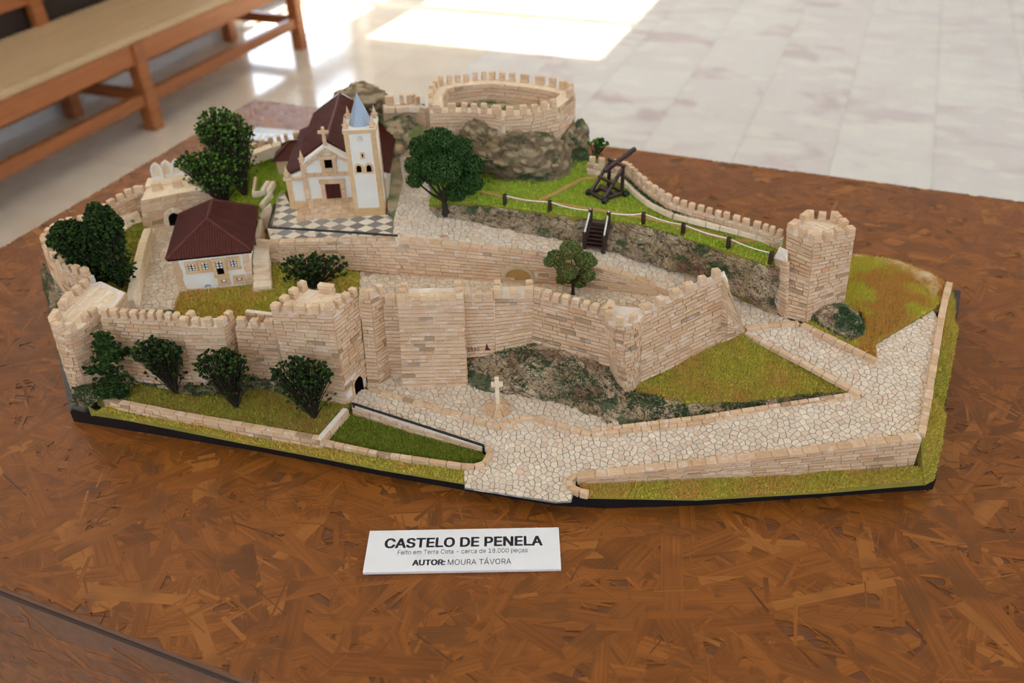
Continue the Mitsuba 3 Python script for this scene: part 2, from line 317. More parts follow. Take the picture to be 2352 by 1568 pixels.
slab('baseboard_back', (XL, YF - 0.02, 0), (XR, YF, 0.12), 'wall_marble')
slab('trim_1', (XL - 0.2, D0 - 0.01, 0.0), (XL + 0.05, D1 + 0.01, 0.012), 'wall_marble', label='pale stone threshold of the glazed door')
slab('trim_2', (XL, D0 - 0.10, 0.0), (XL + 0.035, D0, 2.0), 'wall_marble')
slab('trim_3', (XL, D1, 0.0), (XL + 0.035, D1 + 0.10, 2.0), 'wall_marble')
for n, (a, b) in enumerate(((D0, 5.34), (5.34, D1))):
    fr = MB()
    w = sg.box(a + 0.004, 0.014, b - 0.004, DZ - 0.005).difference(sg.box(a + 0.055, 0.08, b - 0.07, 0.527)).difference(sg.box(a + 0.055, 0.708, b - 0.07, 1.824))
    v, f, uv = MB().prism(w, XL - 0.12, XL - 0.08).get()
    d = obj('door_1', (v[:, [2, 0, 1]], f, uv), 'frame_grey', kind='structure', label='glazed door leaf beside the bench end' if n == 0 else 'second glazed door leaf beyond the bench')
    for z0, z1 in ((0.08, 0.527), (0.708, 1.824)):
        obj('pane', (np.array([[XL - 0.1, a + 0.05, z0], [XL - 0.1, b - 0.065, z0], [XL - 0.1, b - 0.065, z1], [XL - 0.1, a + 0.05, z1]]), np.array([[0, 1, 2], [0, 2, 3]])), 'window_glass', d)
for i, (a, b) in enumerate(WY):
    w = sg.box(a, WZ0, b, WZ1).difference(sg.box(a + 0.05, WZ0 + 0.05, (a + b) / 2 - 0.025, WZ1 - 0.05)).difference(sg.box((a + b) / 2 + 0.025, WZ0 + 0.05, b - 0.05, WZ1 - 0.05))
    v, f, uv = MB().prism(w, XL - 0.12, XL - 0.07).get()
    obj(f'window_{i + 1}', (v[:, [2, 0, 1]], f, uv), 'frame_grey', kind='structure')

# ------------------------------------------------------------------ the bench along the left wall
bench = thing('bench', 'long brown wooden bench against the left wall with a planked seat', 'bench')
BX0, BX1, BY0, BY1, BZ = -3.66, -3.10, 0.5, 4.46, 0.44
def part(name, lo, hi, m='bench_wood', parent=bench, bev=0.004, uv=None, **kw):
    lo, hi = np.array(lo, float), np.array(hi, float)
    return obj(name, MB().box((lo + hi) / 2, hi - lo, bev=bev, uv=uv or (R(), 0.5)), m, parent, **kw)
part('seat', (BX0, BY0, BZ - 0.03), (BX1, BY1, BZ), 'bench_seat', label='worn pale seat board', bev=0.006)
part('apron', (BX1 - 0.045, BY0 + 0.03, BZ - 0.125), (BX1 - 0.012, BY1 - 0.03, BZ - 0.031))
part('apron', (BX0 + 0.02, BY0 + 0.03, BZ - 0.12), (BX0 + 0.05, BY1 - 0.03, BZ - 0.031))
for y in (0.58, 1.85, 3.12, 4.385):
    part('leg', (-3.165, y - 0.033, 0), (-3.098, y + 0.033, BZ - 0.031))
    part('leg', (-3.655, y - 0.033, 0), (-3.59, y + 0.033, BZ - 0.031))
    part('cross_stretcher', (-3.59, y - 0.015, 0.13), (-3.165, y + 0.015, 0.185))
    part('back_post', (-3.68, y - 0.035, BZ - 0.02), (-3.635, y + 0.035, BZ + 0.5))
for y0, y1 in ((0.613, 1.817), (1.883, 3.087), (3.153, 4.352)):
    part('stretcher', (-3.15, y0, 0.125), (-3.112, y1, 0.18))
    part('stretcher', (-3.64, y0, 0.10), (-3.605, y1, 0.16))
for z in (0.10, 0.27, 0.44):
    part('back_rail', (-3.672, BY0 + 0.05, BZ + z), (-3.648, BY1 - 0.05, BZ + z + 0.07))

# ------------------------------------------------------------------ the table of varnished strand board
TX0, TX1, TY0, TY1 = -1.279, 1.32, 0.348, 1.586
table = thing('display_table', 'big box table of varnished brown strand board under the castle model', 'table')
obj('table_top', MB().box(((TX0 + TX1) / 2, (TY0 + TY1) / 2, TABLE_Z - 0.005), (TX1 - TX0, TY1 - TY0, 0.0085), bev=0.001), 'osb_base', table)
obj('edge_band', MB().box(((TX0 + TX1) / 2, (TY0 + TY1) / 2, TABLE_Z - 0.0155), (TX1 - TX0 - .001, TY1 - TY0 - .001, 0.0125), bev=0.003), 'board_edge', table, label='dark cut edge of the board')
for nm, lo, hi in (('side_panel', (TX0 + 0.012, TY0 + 0.012, 0.02), (TX1 - 0.012, TY0 + 0.028, TABLE_Z - 0.0225)), ('side_panel', (TX0 + 0.012, TY1 - 0.028, 0.02), (TX1 - 0.012, TY1 - 0.012, TABLE_Z - 0.0225)),
                   ('side_panel', (TX0 + 0.012, TY0 + 0.028, 0.02), (TX0 + 0.028, TY1 - 0.028, TABLE_Z - 0.0225)), ('side_panel', (TX1 - 0.028, TY0 + 0.028, 0.02), (TX1 - 0.012, TY1 - 0.028, TABLE_Z - 0.0225))):
    lo, hi = np.array(lo), np.array(hi)
    kk = obj(nm, MB().box((lo + hi) / 2, hi - lo, bev=0.001), 'osb_base', table)
    if nm == 'side_panel' and count[table + '__side_panel'] == 1: front_panel = kk
slab('plinth', (TX0 + 0.03, TY0 + 0.05, 0.0), (TX1 - 0.03, TY1 - 0.05, 0.021), 'black_paint', table, kind=None)
LIFT[0] = TABLE_Z
BASE_PX = [(170, 968), (560, 1031), (735, 1064), (870, 1091), (1072, 1127), (1276, 1161), (1395, 1168), (1600, 1161), (2142, 1124), (2200, 690)]
base_w = [tuple(at(x, y)[:2]) for x, y in BASE_PX]
bl = at(112, 690)[:2]
back_w = [tuple(at(1960, 590, 0.075)[:2] + [0.03, 0.03]), tuple(at(1560, 440, 0.16)[:2] + [0.02, 0.05]), tuple(at(1330, 205, 0.27)[:2] + [0.02, 0.05]), tuple(at(1110, 170, 0.29)[:2] + [0, 0.05]),
          tuple(at(860, 215, 0.17)[:2] + [0, 0.05]), tuple(at(590, 320, 0.15)[:2] + [-0.02, 0.03]), tuple(at(340, 425, 0.14)[:2] + [-0.03, 0.03]), tuple(at(85, 545, 0.125)[:2] + [-0.02, 0.01]), tuple(bl)]
base_poly = sg.Polygon(base_w + back_w)
# strands: thin flakes pressed into the top, each with its own grain direction
def flake(cx, cy, L, w, ang, z, rr, clip=True):
    n = 3
    xs = [-L / 2 + rr.uniform(-.12, .12) * w for _ in range(n)]; xe = [L / 2 + rr.uniform(-.25, .25) * w for _ in range(n)]
    ring = [(xs[0], -w / 2), (xe[0], -w / 2 * rr.uniform(.6, 1)), (xe[1], 0), (xe[2], w / 2), (xs[2], w / 2 * rr.uniform(.7, 1)), (xs[1], 0)]
    c, s = math.cos(ang), math.sin(ang)
    p = np.array([(x * c - y * s + cx, x * s + y * c + cy) for x, y in ring])
    tilt = rr.uniform(-.0035, .0035), rr.uniform(-.0035, .0035)
    zt = z + (p[:, 0] - cx) * tilt[0] + (p[:, 1] - cy) * tilt[1]
    if clip: p[:, 0] = np.clip(p[:, 0], TX0 + 0.0005, TX1 - 0.0005); p[:, 1] = np.clip(p[:, 1], TY0 + 0.0005, TY1 - 0.0005)
    v = np.vstack([np.column_stack([p, np.full(6, -0.0015)]), np.column_stack([p, np.maximum(zt, 0.00005)])])
    f = [[6, 7, 8], [6, 8, 11], [8, 9, 10], [8, 10, 11]]
    for i in range(6):
        j = (i + 1) % 6; f += [[i, j, j + 6], [i, j + 6, i + 6]]
    return v, np.array(f)
rr = random.Random(11)
flakes = []
inner = base_poly.buffer(-0.03)
for i in range(17000):
    t = i / 17000
    big = rr.random() < 0.80 if t < 0.40 else rr.random() < 0.06
    L = rr.uniform(.05, .15) if big else rr.uniform(.012, .06) * (1 if rr.random() < .8 else 1.6)
    w = rr.uniform(.010, .028) if big else rr.uniform(.0005, .0055) if rr.random() < .6 else rr.uniform(.0004, .0016)
    cx, cy = rr.uniform(TX0, TX1 - .02), rr.uniform(TY0, TY1)
    if cy > 1.25 and cx > 0.9: continue
    ang = rr.gauss(0.0, 0.85) + (0.35 if rr.random() < .5 else -0.15)
    if inner.contains(sg.Point(cx, cy)): continue
    c, s = abs(math.cos(ang)), abs(math.sin(ang))
    v, f = flake(cx, cy, L, w, ang, 0.0001 + 0.00030 * t + rr.uniform(0, .00006), rr)
    flakes.append((v, f, (rr.uniform(.075, .95) if w > .004 else rr.random() * 0.999, (ang % math.pi) / math.pi)))
pieces(table, flakes, 'strand', 'osb_strand', plural='strands')
# strands on the front panel, seen under the edge at the lower left
pf = []
for i in range(900):
    L, w = rr.uniform(.02, .12), rr.uniform(.002, .02)
    a = rr.gauss(0, .6); cx, cz = rr.uniform(TX0 + .08, -0.2), rr.uniform(0.5, TABLE_Z - 0.085)
    v, f = flake(cx, cz, L, w, a, 0.0001 + .0003 * i / 900, rr, False)
    v = np.column_stack([v[:, 0], TY0 + 0.012 - v[:, 2], v[:, 1] - TABLE_Z])
    pf.append((v, f, (rr.uniform(.075, .6), (a % math.pi) / math.pi)))
pieces(front_panel, pf, 'strand', 'osb_strand', limit=60, plural='strands')
# ------------------------------------------------------------------ the model: base board and ground
base = thing('model_base', 'black painted base board carrying the whole castle model', 'base board')
bm = MB().prism(base_poly, 0.0, 0.0165).prism(base_poly.buffer(-0.0015), 0.016, 0.018)
obj('board', bm, 'black_paint', base)

def surf(poly, ctrl=None, extra=()):
    """Height over xy of a patch: smooth through its outline (and inner control) points."""
    P = np.array(list(poly) + list(extra))
    q, i = np.unique(np.round(P[:, :2], 4), axis=0, return_index=True)
    r = RBFInterpolator(P[i, :2], P[i, 2], kernel='linear', smoothing=1e-4)
    return lambda xy: r(np.atleast_2d(xy))
def dense(c, step):
    c = np.asarray(c); out = []
    for a, b in zip(c[:-1], c[1:]):
        n = max(1, int(np.ceil(np.linalg.norm(b[:2] - a[:2]) / step)))
        out += [a + (b - a) * t for t in np.arange(n) / n]
    return np.array(out + [c[-1]])
def ground(name, px, mat_, bottom=0.0165, res=0.008, bumps=0.0, bf=40, extra=(), parent=base, label=None, raw=None, dz=0.0):
    """A solid patch of ground; returns (key, polygon, height function)."""
    P = raw if raw is not None else W(px)
    z = surf(P, None, [at(*e) for e in extra])
    pg = sg.Polygon(P[:, :2]).buffer(0)
    if pg.geom_type != 'Polygon': pg = max(pg.geoms, key=lambda g: g.area)
    c = dense(np.array(pg.exterior.coords), res)[:-1]
    x0, y0, x1, y1 = pg.bounds
    gx, gy = np.meshgrid(np.arange(x0, x1, res), np.arange(y0, y1, res)); gx = gx + (np.arange(gx.shape[0]) % 2)[:, None] * res / 2
    g = np.column_stack([gx.ravel(), gy.ravel()])
    g = g[shapely.contains_xy(pg.buffer(-res * 0.45), g[:, 0], g[:, 1])]
    q = np.vstack([c, g]) if len(g) else c
    tri = Delaunay(q).simplices
    cen = q[tri].mean(1)
    tri = tri[shapely.contains_xy(pg.buffer(1e-6), cen[:, 0], cen[:, 1])]
    a, b, d = q[tri[:, 0]], q[tri[:, 1]], q[tri[:, 2]]
    cr = (b[:, 0] - a[:, 0]) * (d[:, 1] - a[:, 1]) - (b[:, 1] - a[:, 1]) * (d[:, 0] - a[:, 0])
    tri[cr < 0] = tri[cr < 0][:, ::-1]; tri = tri[np.abs(cr) > 1e-12]
    zz = z(q) + dz
    if bumps: zz = zz + bumps * (meshkit.fbm(np.column_stack([q * bf, np.zeros(len(q))]), 3, 4) - 0.5)
    n, m = len(q), len(c)
    v = np.vstack([np.column_stack([q, zz]), np.column_stack([c, np.full(m, bottom)])])
    i = np.arange(m); j = (i + 1) % m
    ccw = pg.exterior.is_ccw
    sk = np.vstack([np.stack([i, i + n, j], 1), np.stack([j, i + n, j + n], 1)])
    if ccw: sk = sk[:, ::-1]
    sk = sk[:, ::-1] if ccw else sk
    f = np.vstack([tri, sk])
    # outward skirts
    if ccw: f = np.vstack([tri, np.stack([i, i + n, j + n], 1), np.stack([i, j + n, j], 1)])
    else: f = np.vstack([tri, np.stack([i, j + n, i + n], 1), np.stack([i, j, j + n], 1)])
    k = obj(name, (v, f), mat_, parent, label=label, smooth=35)
    return k, pg, (lambda xy: z(xy) + dz), (v[:n], tri)
def turf(parent, tri, n, h, mat_, seed=1, wid=0.0007, mask=None, name='grass', lean=0.55):
    """n blades scattered over a triangle mesh."""
    g = np.random.default_rng(seed)
    v, f = tri
    a, b, c = v[f[:, 0]], v[f[:, 1]], v[f[:, 2]]
    nn = np.cross(b - a, c - a); ar = np.linalg.norm(nn, axis=1) / 2
    if ar.sum() == 0: return
    k = g.choice(len(f), n, p=ar / ar.sum())
    r1, r2 = np.sqrt(g.random(n)), g.random(n)
    p = a[k] * (1 - r1)[:, None] + b[k] * (r1 * (1 - r2))[:, None] + c[k] * (r1 * r2)[:, None]
    nn = nn[k] / (2 * ar[k])[:, None]
    if mask is not None:
        ok = mask(p); p, nn = p[ok], nn[ok]; n = len(p)
        if n == 0: return
    th = g.random(n) * 2 * math.pi
    d = np.column_stack([np.cos(th), np.sin(th), np.zeros(n)])
    up = nn * 0.8 + [0, 0, 0.5] + lean * g.normal(size=(n, 3))
    up /= np.linalg.norm(up, axis=1, keepdims=True)
    hh = h * (0.5 + 0.8 * g.random(n))[:, None]
    w = wid * (0.6 + 0.8 * g.random(n))[:, None]
    q = np.stack([p - d * w - nn * 0.0004, p + d * w - nn * 0.0004, p + up * hh], 1).reshape(-1, 3)
    uv = np.repeat(np.column_stack([g.random(n), g.random(n)]) * 0.999, 3, axis=0)
    fc = np.arange(3 * n).reshape(-1, 3)
    obj(name, (q, fc, uv), mat_, parent, kind='stuff')
def cobbles(parent, pg, z, size, seed, gap=0.00038, mat_='cobble_clay', limit=300, holes=()):
    """Irregular paving stones: relaxed Voronoi cells, each a low plate with a bevelled top."""
    g = np.random.default_rng(seed)
    pg = pg.buffer(-0.0006)
    for h in holes: pg = pg.difference(h)
    x0, y0, x1, y1 = pg.bounds
    rad = math.hypot(x1 - x0, y1 - y0) / 2 + size * 2; m = int(rad / size) + 1
    ii, jj = np.meshgrid(np.arange(-m, m + 1), np.arange(-m, m + 1)); ii = ii.ravel() + .30 * (jj.ravel() % 2); jj = jj.ravel()
    q = (np.column_stack([ii * 1.08, jj * .93]) + g.uniform(-.36, .36, (len(ii), 2))) * size
    w_ = .5 * np.sin(q[:, ::-1] / size * .23) * size; q = q + w_
    t0 = g.uniform(.2, .9); q = q @ np.array([[math.cos(t0), math.sin(t0)], [-math.sin(t0), math.cos(t0)]]) + [(x0 + x1) / 2, (y0 + y1) / 2]
    vo = Voronoi(q); ok = shapely.contains_xy(sg.box(x0 - size, y0 - size, x1 + size, y1 + size), q[:, 0], q[:, 1])
    sel = [i for i in np.nonzero(ok)[0] if -1 not in vo.regions[vo.point_region[i]]]
    cells = [vo.vertices[vo.regions[vo.point_region[i]]] for i in sel]; q = q[sel]; n = len(q)
    keep = shapely.contains_xy(pg, q[:, 0], q[:, 1])
    items, rings, zq = [], [], []
    for i in range(n):
        cell = sg.Polygon(cells[i])
        if not keep[i] and not cell.intersects(pg): continue
        cell = cell.buffer(-gap).intersection(pg)
        if cell.is_empty or cell.geom_type != 'Polygon' or cell.area < size * size * 0.10: continue
        cell = cell.simplify(size * 0.05)
        r = np.array(shapely.geometry.polygon.orient(cell).exterior.coords)[:-1]
        if len(r) < 3: continue
        cc = r.mean(0); top = cc + (r - cc) * (1 - 0.0007 / (size * 0.5))
        rings.append((r, top)); zq.append(cc)
    if not rings: return
    allr = np.vstack([np.vstack(x) for x in rings]); zs = z(allr); at_ = 0
    for r, top in rings:
        m = len(r); zz = zs[at_:at_ + 2 * m]; at_ += 2 * m
        hj = 0.0009 + 0.0005 * g.random()
        v = np.vstack([np.column_stack([r, zz[:m] - 0.0012]), np.column_stack([r, zz[:m] + hj - 0.0003]), np.column_stack([top, zz[m:] + hj])])
        i = np.arange(m); j = (i + 1) % m
        f = np.vstack([np.stack([i, j, j + m], 1), np.stack([i, j + m, i + m], 1), np.stack([i + m, j + m, j + 2 * m], 1), np.stack([i + m, j + 2 * m, i + 2 * m], 1),
                       np.array([[2 * m, 2 * m + a, 2 * m + a + 1] for a in range(1, m - 1)])])
        items.append((v, f, (g.random() * 0.999, g.random() * 0.999)))
    pieces(parent, items, 'cobble', mat_, limit=limit, plural='cobbles')
def strip_mesh(rows, nu, nv, amp, freq, seed=3, ridge=0.0, closed=False, skirt=0.0):
    """A surface through rows of points (each row resampled to nu), nv steps between; roughened along its normals."""
    rs = []
    for r in rows:
        r = np.asarray(r, float); s = np.r_[0, np.cumsum(np.linalg.norm(np.diff(r, axis=0), axis=1))]
        u = np.linspace(0, s[-1], nu); rs.append(np.column_stack([np.interp(u, s, r[:, k]) for k in range(3)]))
    rs = np.array(rs); t = np.linspace(0, len(rs) - 1, nv)
    from scipy.interpolate import PchipInterpolator
    g = PchipInterpolator(np.arange(len(rs)), rs, axis=0)(t)          # nv, nu, 3
    du, dv = np.gradient(g, axis=1), np.gradient(g, axis=0)
    n = np.cross(du, dv); n /= np.linalg.norm(n, axis=2, keepdims=True) + 1e-12
    if n[..., 2].mean() < 0 : n = -n
    p = g * freq
    q = p + 1.4 * np.stack([meshkit.fbm(p * 0.8 + 9, 2, seed + 5), meshkit.fbm(p * 0.8 + 31, 2, seed + 6), meshkit.fbm(p * 0.8 + 57, 2, seed + 7)], -1)
    d = amp * (meshkit.fbm(q, 4, seed) - 0.5) * 2
    if ridge: d = d - ridge * np.clip(1 - np.abs(meshkit.fbm(q * 1.9 + 5, 3, seed + 2) - 0.5) * 9, 0, 1)
    g = g + n * d[..., None]
    i, j = np.meshgrid(np.arange(nv - 1), np.arange(nu - 1), indexing='ij'); a = i * nu + j
    f = np.vstack([np.stack([a, a + 1, a + nu + 1], -1).reshape(-1, 3), np.stack([a, a + nu + 1, a + nu], -1).reshape(-1, 3)])
    v = g.reshape(-1, 3)
    tn = np.cross(v[f[:, 1]] - v[f[:, 0]], v[f[:, 2]] - v[f[:, 0]])
    if (tn[:, 2] > 0).mean() < 0.5: f = f[:, ::-1]
    return v, f
def tufts(parent, tri, n, seed, thr=0.60, fr=38, h=0.003, mat_='moss'):
    turf(parent, tri, n, h, mat_, seed, 0.0006, mask=lambda p: meshkit.fbm(p * fr + seed, 3, seed) > thr, name='moss', lean=0.9)

# ------------------------------------------------------------------ masonry
def patch_faces(a, b, c, d, n=8):
    """The bilinear face bl, br, tr, tl as an n x n grid."""
    t = np.linspace(0, 1, n + 1); u, v = np.meshgrid(t, t)
    u, v = u[..., None], v[..., None]
    p = ((a * (1 - u) + b * u) * (1 - v) + (d * (1 - u) + c * u) * v).reshape(-1, 3)
    i, j = np.meshgrid(np.arange(n), np.arange(n), indexing='ij'); q = (i * (n + 1) + j).ravel()
    return p, np.vstack([np.stack([q, q + 1, q + n + 2], 1), np.stack([q, q + n + 2, q + n + 1], 1)])
BH = 0.0051
def brick_strip(lo, hi, bh=BH, blen=0.0165, seed=0, holes=None, proud=0.0010):
    """Running-bond bricks over the face between a lower and an upper polyline (outside on the right); holes(xyz) drops those whose centre it covers."""
    g = random.Random(seed); lo, hi = np.asarray(lo, float), np.asarray(hi, float)
    seg = (np.linalg.norm(np.diff(lo, axis=0), axis=1) + np.linalg.norm(np.diff(hi, axis=0), axis=1)) / 2
    S = np.r_[0, np.cumsum(seg)]; L = S[-1]; S = S / L
    hts = np.linalg.norm(hi - lo, axis=1); hh = hts.max(); rows = max(1, round(hh / bh))
    def P(u, v):
        a = np.array([np.interp(u, S, lo[:, k]) for k in range(3)]); b = np.array([np.interp(u, S, hi[:, k]) for k in range(3)])
        return a * (1 - v) + b * v
    out = []
    vs = np.linspace(0, 1, rows + 1); vs[1:-1] += [g.uniform(-.12, .12) / rows for _ in range(rows - 1)]
    for r in range(rows):
        v0, v1 = vs[r], vs[r + 1]
        us, u = [0.0], (-0.5 if r % 2 else 0.0) * blen * g.uniform(.6, 1.2)
        while True:
            u += blen * g.uniform(.6, 1.5)
            if u > L - blen * 0.35: break
            if u > blen * 0.3: us.append(u / L)
        us.append(1.0)
        wob = g.uniform(-.06, .06) / rows; eu, ev = 0.00032 / L, 0.00028 / hh
        for a, b in zip(us[:-1], us[1:]):
            w0, w1 = max(v0 + ev + wob * a, 0.0), min(v1 - ev + wob * b, 1.0)
            c = P((a + b) / 2, (w0 + w1) / 2)
            if holes is not None and holes(c): continue
            q = [P(a + eu, w0), P(b - eu, w0), P(b - eu, w1), P(a + eu, w1)]
            n = np.cross(q[1] - q[0] + q[2] - q[3], q[3] - q[0] + q[2] - q[1]); n = unit(n)
            k = proud * g.uniform(.45, 1.25); tw = g.uniform(-.0002, .0002)
            q2 = [P(a + eu * 2, w0 + ev * .8), P(b - eu * 2, w0 + ev * .8), P(b - eu * 2, w1 - ev * .8), P(a + eu * 2, w1 - ev * .8)]
            v8 = np.array([x - n * 0.0030 for x in q] + [x + n * (k + (tw if i in (1, 2) else -tw)) for i, x in enumerate(q2)])
            out.append((v8, Q6, (g.random() * 0.999, g.random() * 0.999)))
    return out
def brick_face(bl, br, tr, tl, *a, **k): return brick_strip([bl, br], [tl, tr], *a, **k)
def runs(P, flags, lim=0.72):
    """Index runs of consecutive flagged edges of a plan polyline that bend gently."""
    out = []; cur = []
    for e, fl_ in enumerate(flags):
        if not fl_:
            if cur: out.append(cur); cur = []
            continue
        if cur:
            d0 = P[cur[-1] + 1][:2] - P[cur[-1]][:2]; d1 = P[e + 1][:2] - P[e][:2]
            a = math.atan2(d0[0] * d1[1] - d0[1] * d1[0], d0 @ d1)
            if abs(a) > lim: out.append(cur); cur = []
        cur.append(e)
    if cur: out.append(cur)
    return out
def merlon(parent, c, along, w, d, h, g, layers=2, up=np.array([0, 0, 1.0])):
    b = MB(); al = unit(along); no = np.cross(up, al)
    for l in range(layers):
        j = [g.uniform(-.0004, .0004) for _ in range(4)]
        hh = h / layers
        b.box(np.asarray(c) + up * (hh * (l + .5)) + al * j[0] + no * j[1], (w + j[2], d + j[3], hh - 0.0002), ax=np.array([al, no, up]), uv=(g.random() * .45 + .3, .1 + .8 * g.random()), bev=0.0004)
    obj('merlon', b, 'brick_clay', parent)
def merlons(parent, A, B, n, h=0.0115, d=0.008, frac=0.55, seed=0, inward=None, ends=True, layers=2, inset=0.0):
    """n merlons along the top edge A-B, their outer faces flush with the wall."""
    g = random.Random(seed); A, B = np.asarray(A, float), np.asarray(B, float)
    L = np.linalg.norm(B - A); al = (B - A) / L
    no = np.cross([0, 0, 1.0], unit([al[0], al[1], 0]))
    if ends and n > 1:
        w = L / (n + (n - 1) * (1 - frac) / frac); pitch = (L - w) / (n - 1); s0 = w / 2
    else:
        pitch = L / n; w = pitch * frac; s0 = pitch / 2
    for i in range(n):
        s = s0 + i * pitch + g.uniform(-.04, .04) * pitch * (0 if i in (0, n - 1) and ends else 1)
        merlon(parent, A + al * s + no * (d / 2 - 0.0004 + inset), [al[0], al[1], 0], w * g.uniform(.93, 1.06), d, h * g.uniform(.93, 1.08), g, layers)
def pave(parent, top, edge, bw=.0062, bl=.024, seed=5):
    """Long paving bricks over a flat top, their rows parallel to one of its edges."""
    g = random.Random(seed); pg_ = sg.Polygon(top[:, :2]).buffer(-.0075); A, B = top[edge[0]], top[edge[1]]
    d = unit((B - A) * [1, 1, 0])[:2]; no = np.array([-d[1], d[0]]); c = top[:, :2].mean(0); zt = surf(top)
    for r in range(-14, 15):
        u = -.16 + g.uniform(0, bl)
        while u < .16:
            L = bl * g.uniform(.6, 1.3); q = [c + d * x + no * y for x, y in ((u + .0002, r * bw + .0002), (u + L - .0002, r * bw + .0002), (u + L - .0002, (r + 1) * bw - .0002), (u + .0002, (r + 1) * bw - .0002))]; u += L
            q = sg.Polygon(q).intersection(pg_)
            if q.is_empty or q.geom_type != 'Polygon' or q.area < 1.2e-5: continue
            h = g.uniform(.0003, .0011)
            obj('paving_brick', MB().prism(q, lambda xy: zt(xy) - .001, lambda xy: zt(xy) + h, (g.random() * .9, .5)), 'pale_clay', parent)
def masonry(name, label, cat, V, mat_core='mortar', flare=1.0, seed=1, bh=BH, blen=0.0165, holes=None, group=None, paved=False, limit=300):
    """V: vertices counter-clockwise from above: dict(t=(px,py,z) or xyz, b=(px,py,z) or z, f='bm3...'): f of the edge to the next one: b = bricks, mN = N merlons."""
    k = thing(name, label, cat, group)
    top = np.array([v['t'] if v.get('w') else at(*v['t']) for v in V])
    c = top[:, :2].mean(0)
    bot = []
    for v, t in zip(V, top):
        b = v['b']
        if isinstance(b, tuple) and not v.get('w'): bot.append(at(*b))
        elif isinstance(b, tuple): bot.append(np.array(b))
        else: bot.append(np.r_[c + (t[:2] - c) * flare, b])
    bot = np.array(bot); n = len(top)
    tri2, tf = trimesh.creation.triangulate_polygon(sg.Polygon(top[:, :2]), engine='earcut')
    idx = [int(np.argmin(((top[:, :2] - q[:2]) ** 2).sum(1))) for q in np.asarray(tri2)]
    tf = np.array([[idx[a] for a in t] for t in tf])
    i = np.arange(n); j = (i + 1) % n
    def shrink(q): m_ = q[:, :2].mean(0); d = q[:, :2] - m_; return np.column_stack([m_ + d * (1 - .0011 / np.linalg.norm(d, axis=1, keepdims=True).clip(.004)), q[:, 2]])
    ti, bi = shrink(top), shrink(bot)
    b = MB().add(np.vstack([bi, ti]), np.vstack([tf + n, tf[:, ::-1]]))
    for e in range(n): b.add(*patch_faces(bi[e], bi[j[e]], ti[j[e]], ti[e]))
    obj('core', b, mat_core, k)
    items = []
    for e, v in enumerate(V):
        fl_ = v.get('f', '')
        g = (e + 1) % n
        for w in fl_.split():
            if w[0] == 'm': merlons(k, top[e], top[g], int(w[1:]), seed=seed * 17 + e, **v.get('mk', {}))
    tt, bb = np.vstack([top, top[:1]]), np.vstack([bot, bot[:1]])
    for run in runs(tt, ['b' in v.get('f', '') for v in V]): items += brick_strip(bb[run[0]:run[-1] + 2], tt[run[0]:run[-1] + 2], bh, blen, seed * 31 + run[0], holes)
    if items: pieces(k, items, 'brick', 'brick_clay', limit=limit, plural='bricks')
    if paved: pave(k, top, paved)
    return k, top, bot
def offset_in(P, t):
    """The polyline shifted by t to its left (in plan)."""
    P = np.asarray(P, float); d = np.diff(P[:, :2], axis=0); d /= np.linalg.norm(d, axis=1, keepdims=True)
    nn = np.column_stack([-d[:, 1], d[:, 0]]); out = []
    for i in range(len(P)):
        a, b = nn[max(i - 1, 0)], nn[min(i, len(nn) - 1)]
        m = unit(a + b); out.append(np.r_[P[i, :2] + m * t / max(0.35, m @ a), P[i, 2]])
    return np.array(out)
def wall(name, label, P, zb, thick=0.010, outer=True, inner=False, nm=None, mk={}, seed=1, cat='castle wall', bot=None, blen=0.0165, bh=BH, holes=None, core='mortar', flare=0.003, ends=False):
    """A curtain along the polyline P (xyz of its outer top edge; outside on its right)."""
    k = thing(name, label, cat)
    P = np.asarray(P, float); Q = offset_in(P, thick)
    zb = np.broadcast_to(zb, (len(P),))
    PB = offset_in(P, -flare) if bot is None else np.asarray(bot, float).copy()
    if bot is None: PB[:, 2] = zb
    QB = Q.copy(); QB[:, 2] = PB[:, 2]
    n = len(P); cb = MB(); S4 = np.stack([offset_in(PB, .0009), offset_in(P, .0009), offset_in(Q, -.0009 if inner else 0), offset_in(QB, -.0009 if inner else 0)], 1)
    for i in range(n - 1):
        for u, w in ((0, 1), (1, 2), (2, 3), (3, 0)): cb.add(*patch_faces(S4[i, u], S4[i + 1, u], S4[i + 1, w], S4[i, w]))
    cb.add(S4[0], [[0, 1, 2], [0, 2, 3]]); cb.add(S4[-1], [[0, 2, 1], [0, 3, 2]])
    obj('core', cb, core, k)
    items = []
    for i in range(n - 1):
        if nm and nm[i]: merlons(k, P[i], P[i + 1], nm[i], seed=seed + i, **{'ends': ends, **mk})
    for run in runs(P, [True] * (n - 1)):
        a, b = run[0], run[-1] + 2
        if outer: items += brick_strip(PB[a:b], P[a:b], bh, blen, seed * 13 + a, holes)
        if inner: items += brick_strip(QB[a:b][::-1], Q[a:b][::-1], bh, blen, seed * 19 + a, holes)
    if items: pieces(k, items, 'brick', 'brick_clay', plural='bricks')
    return k, P, PB
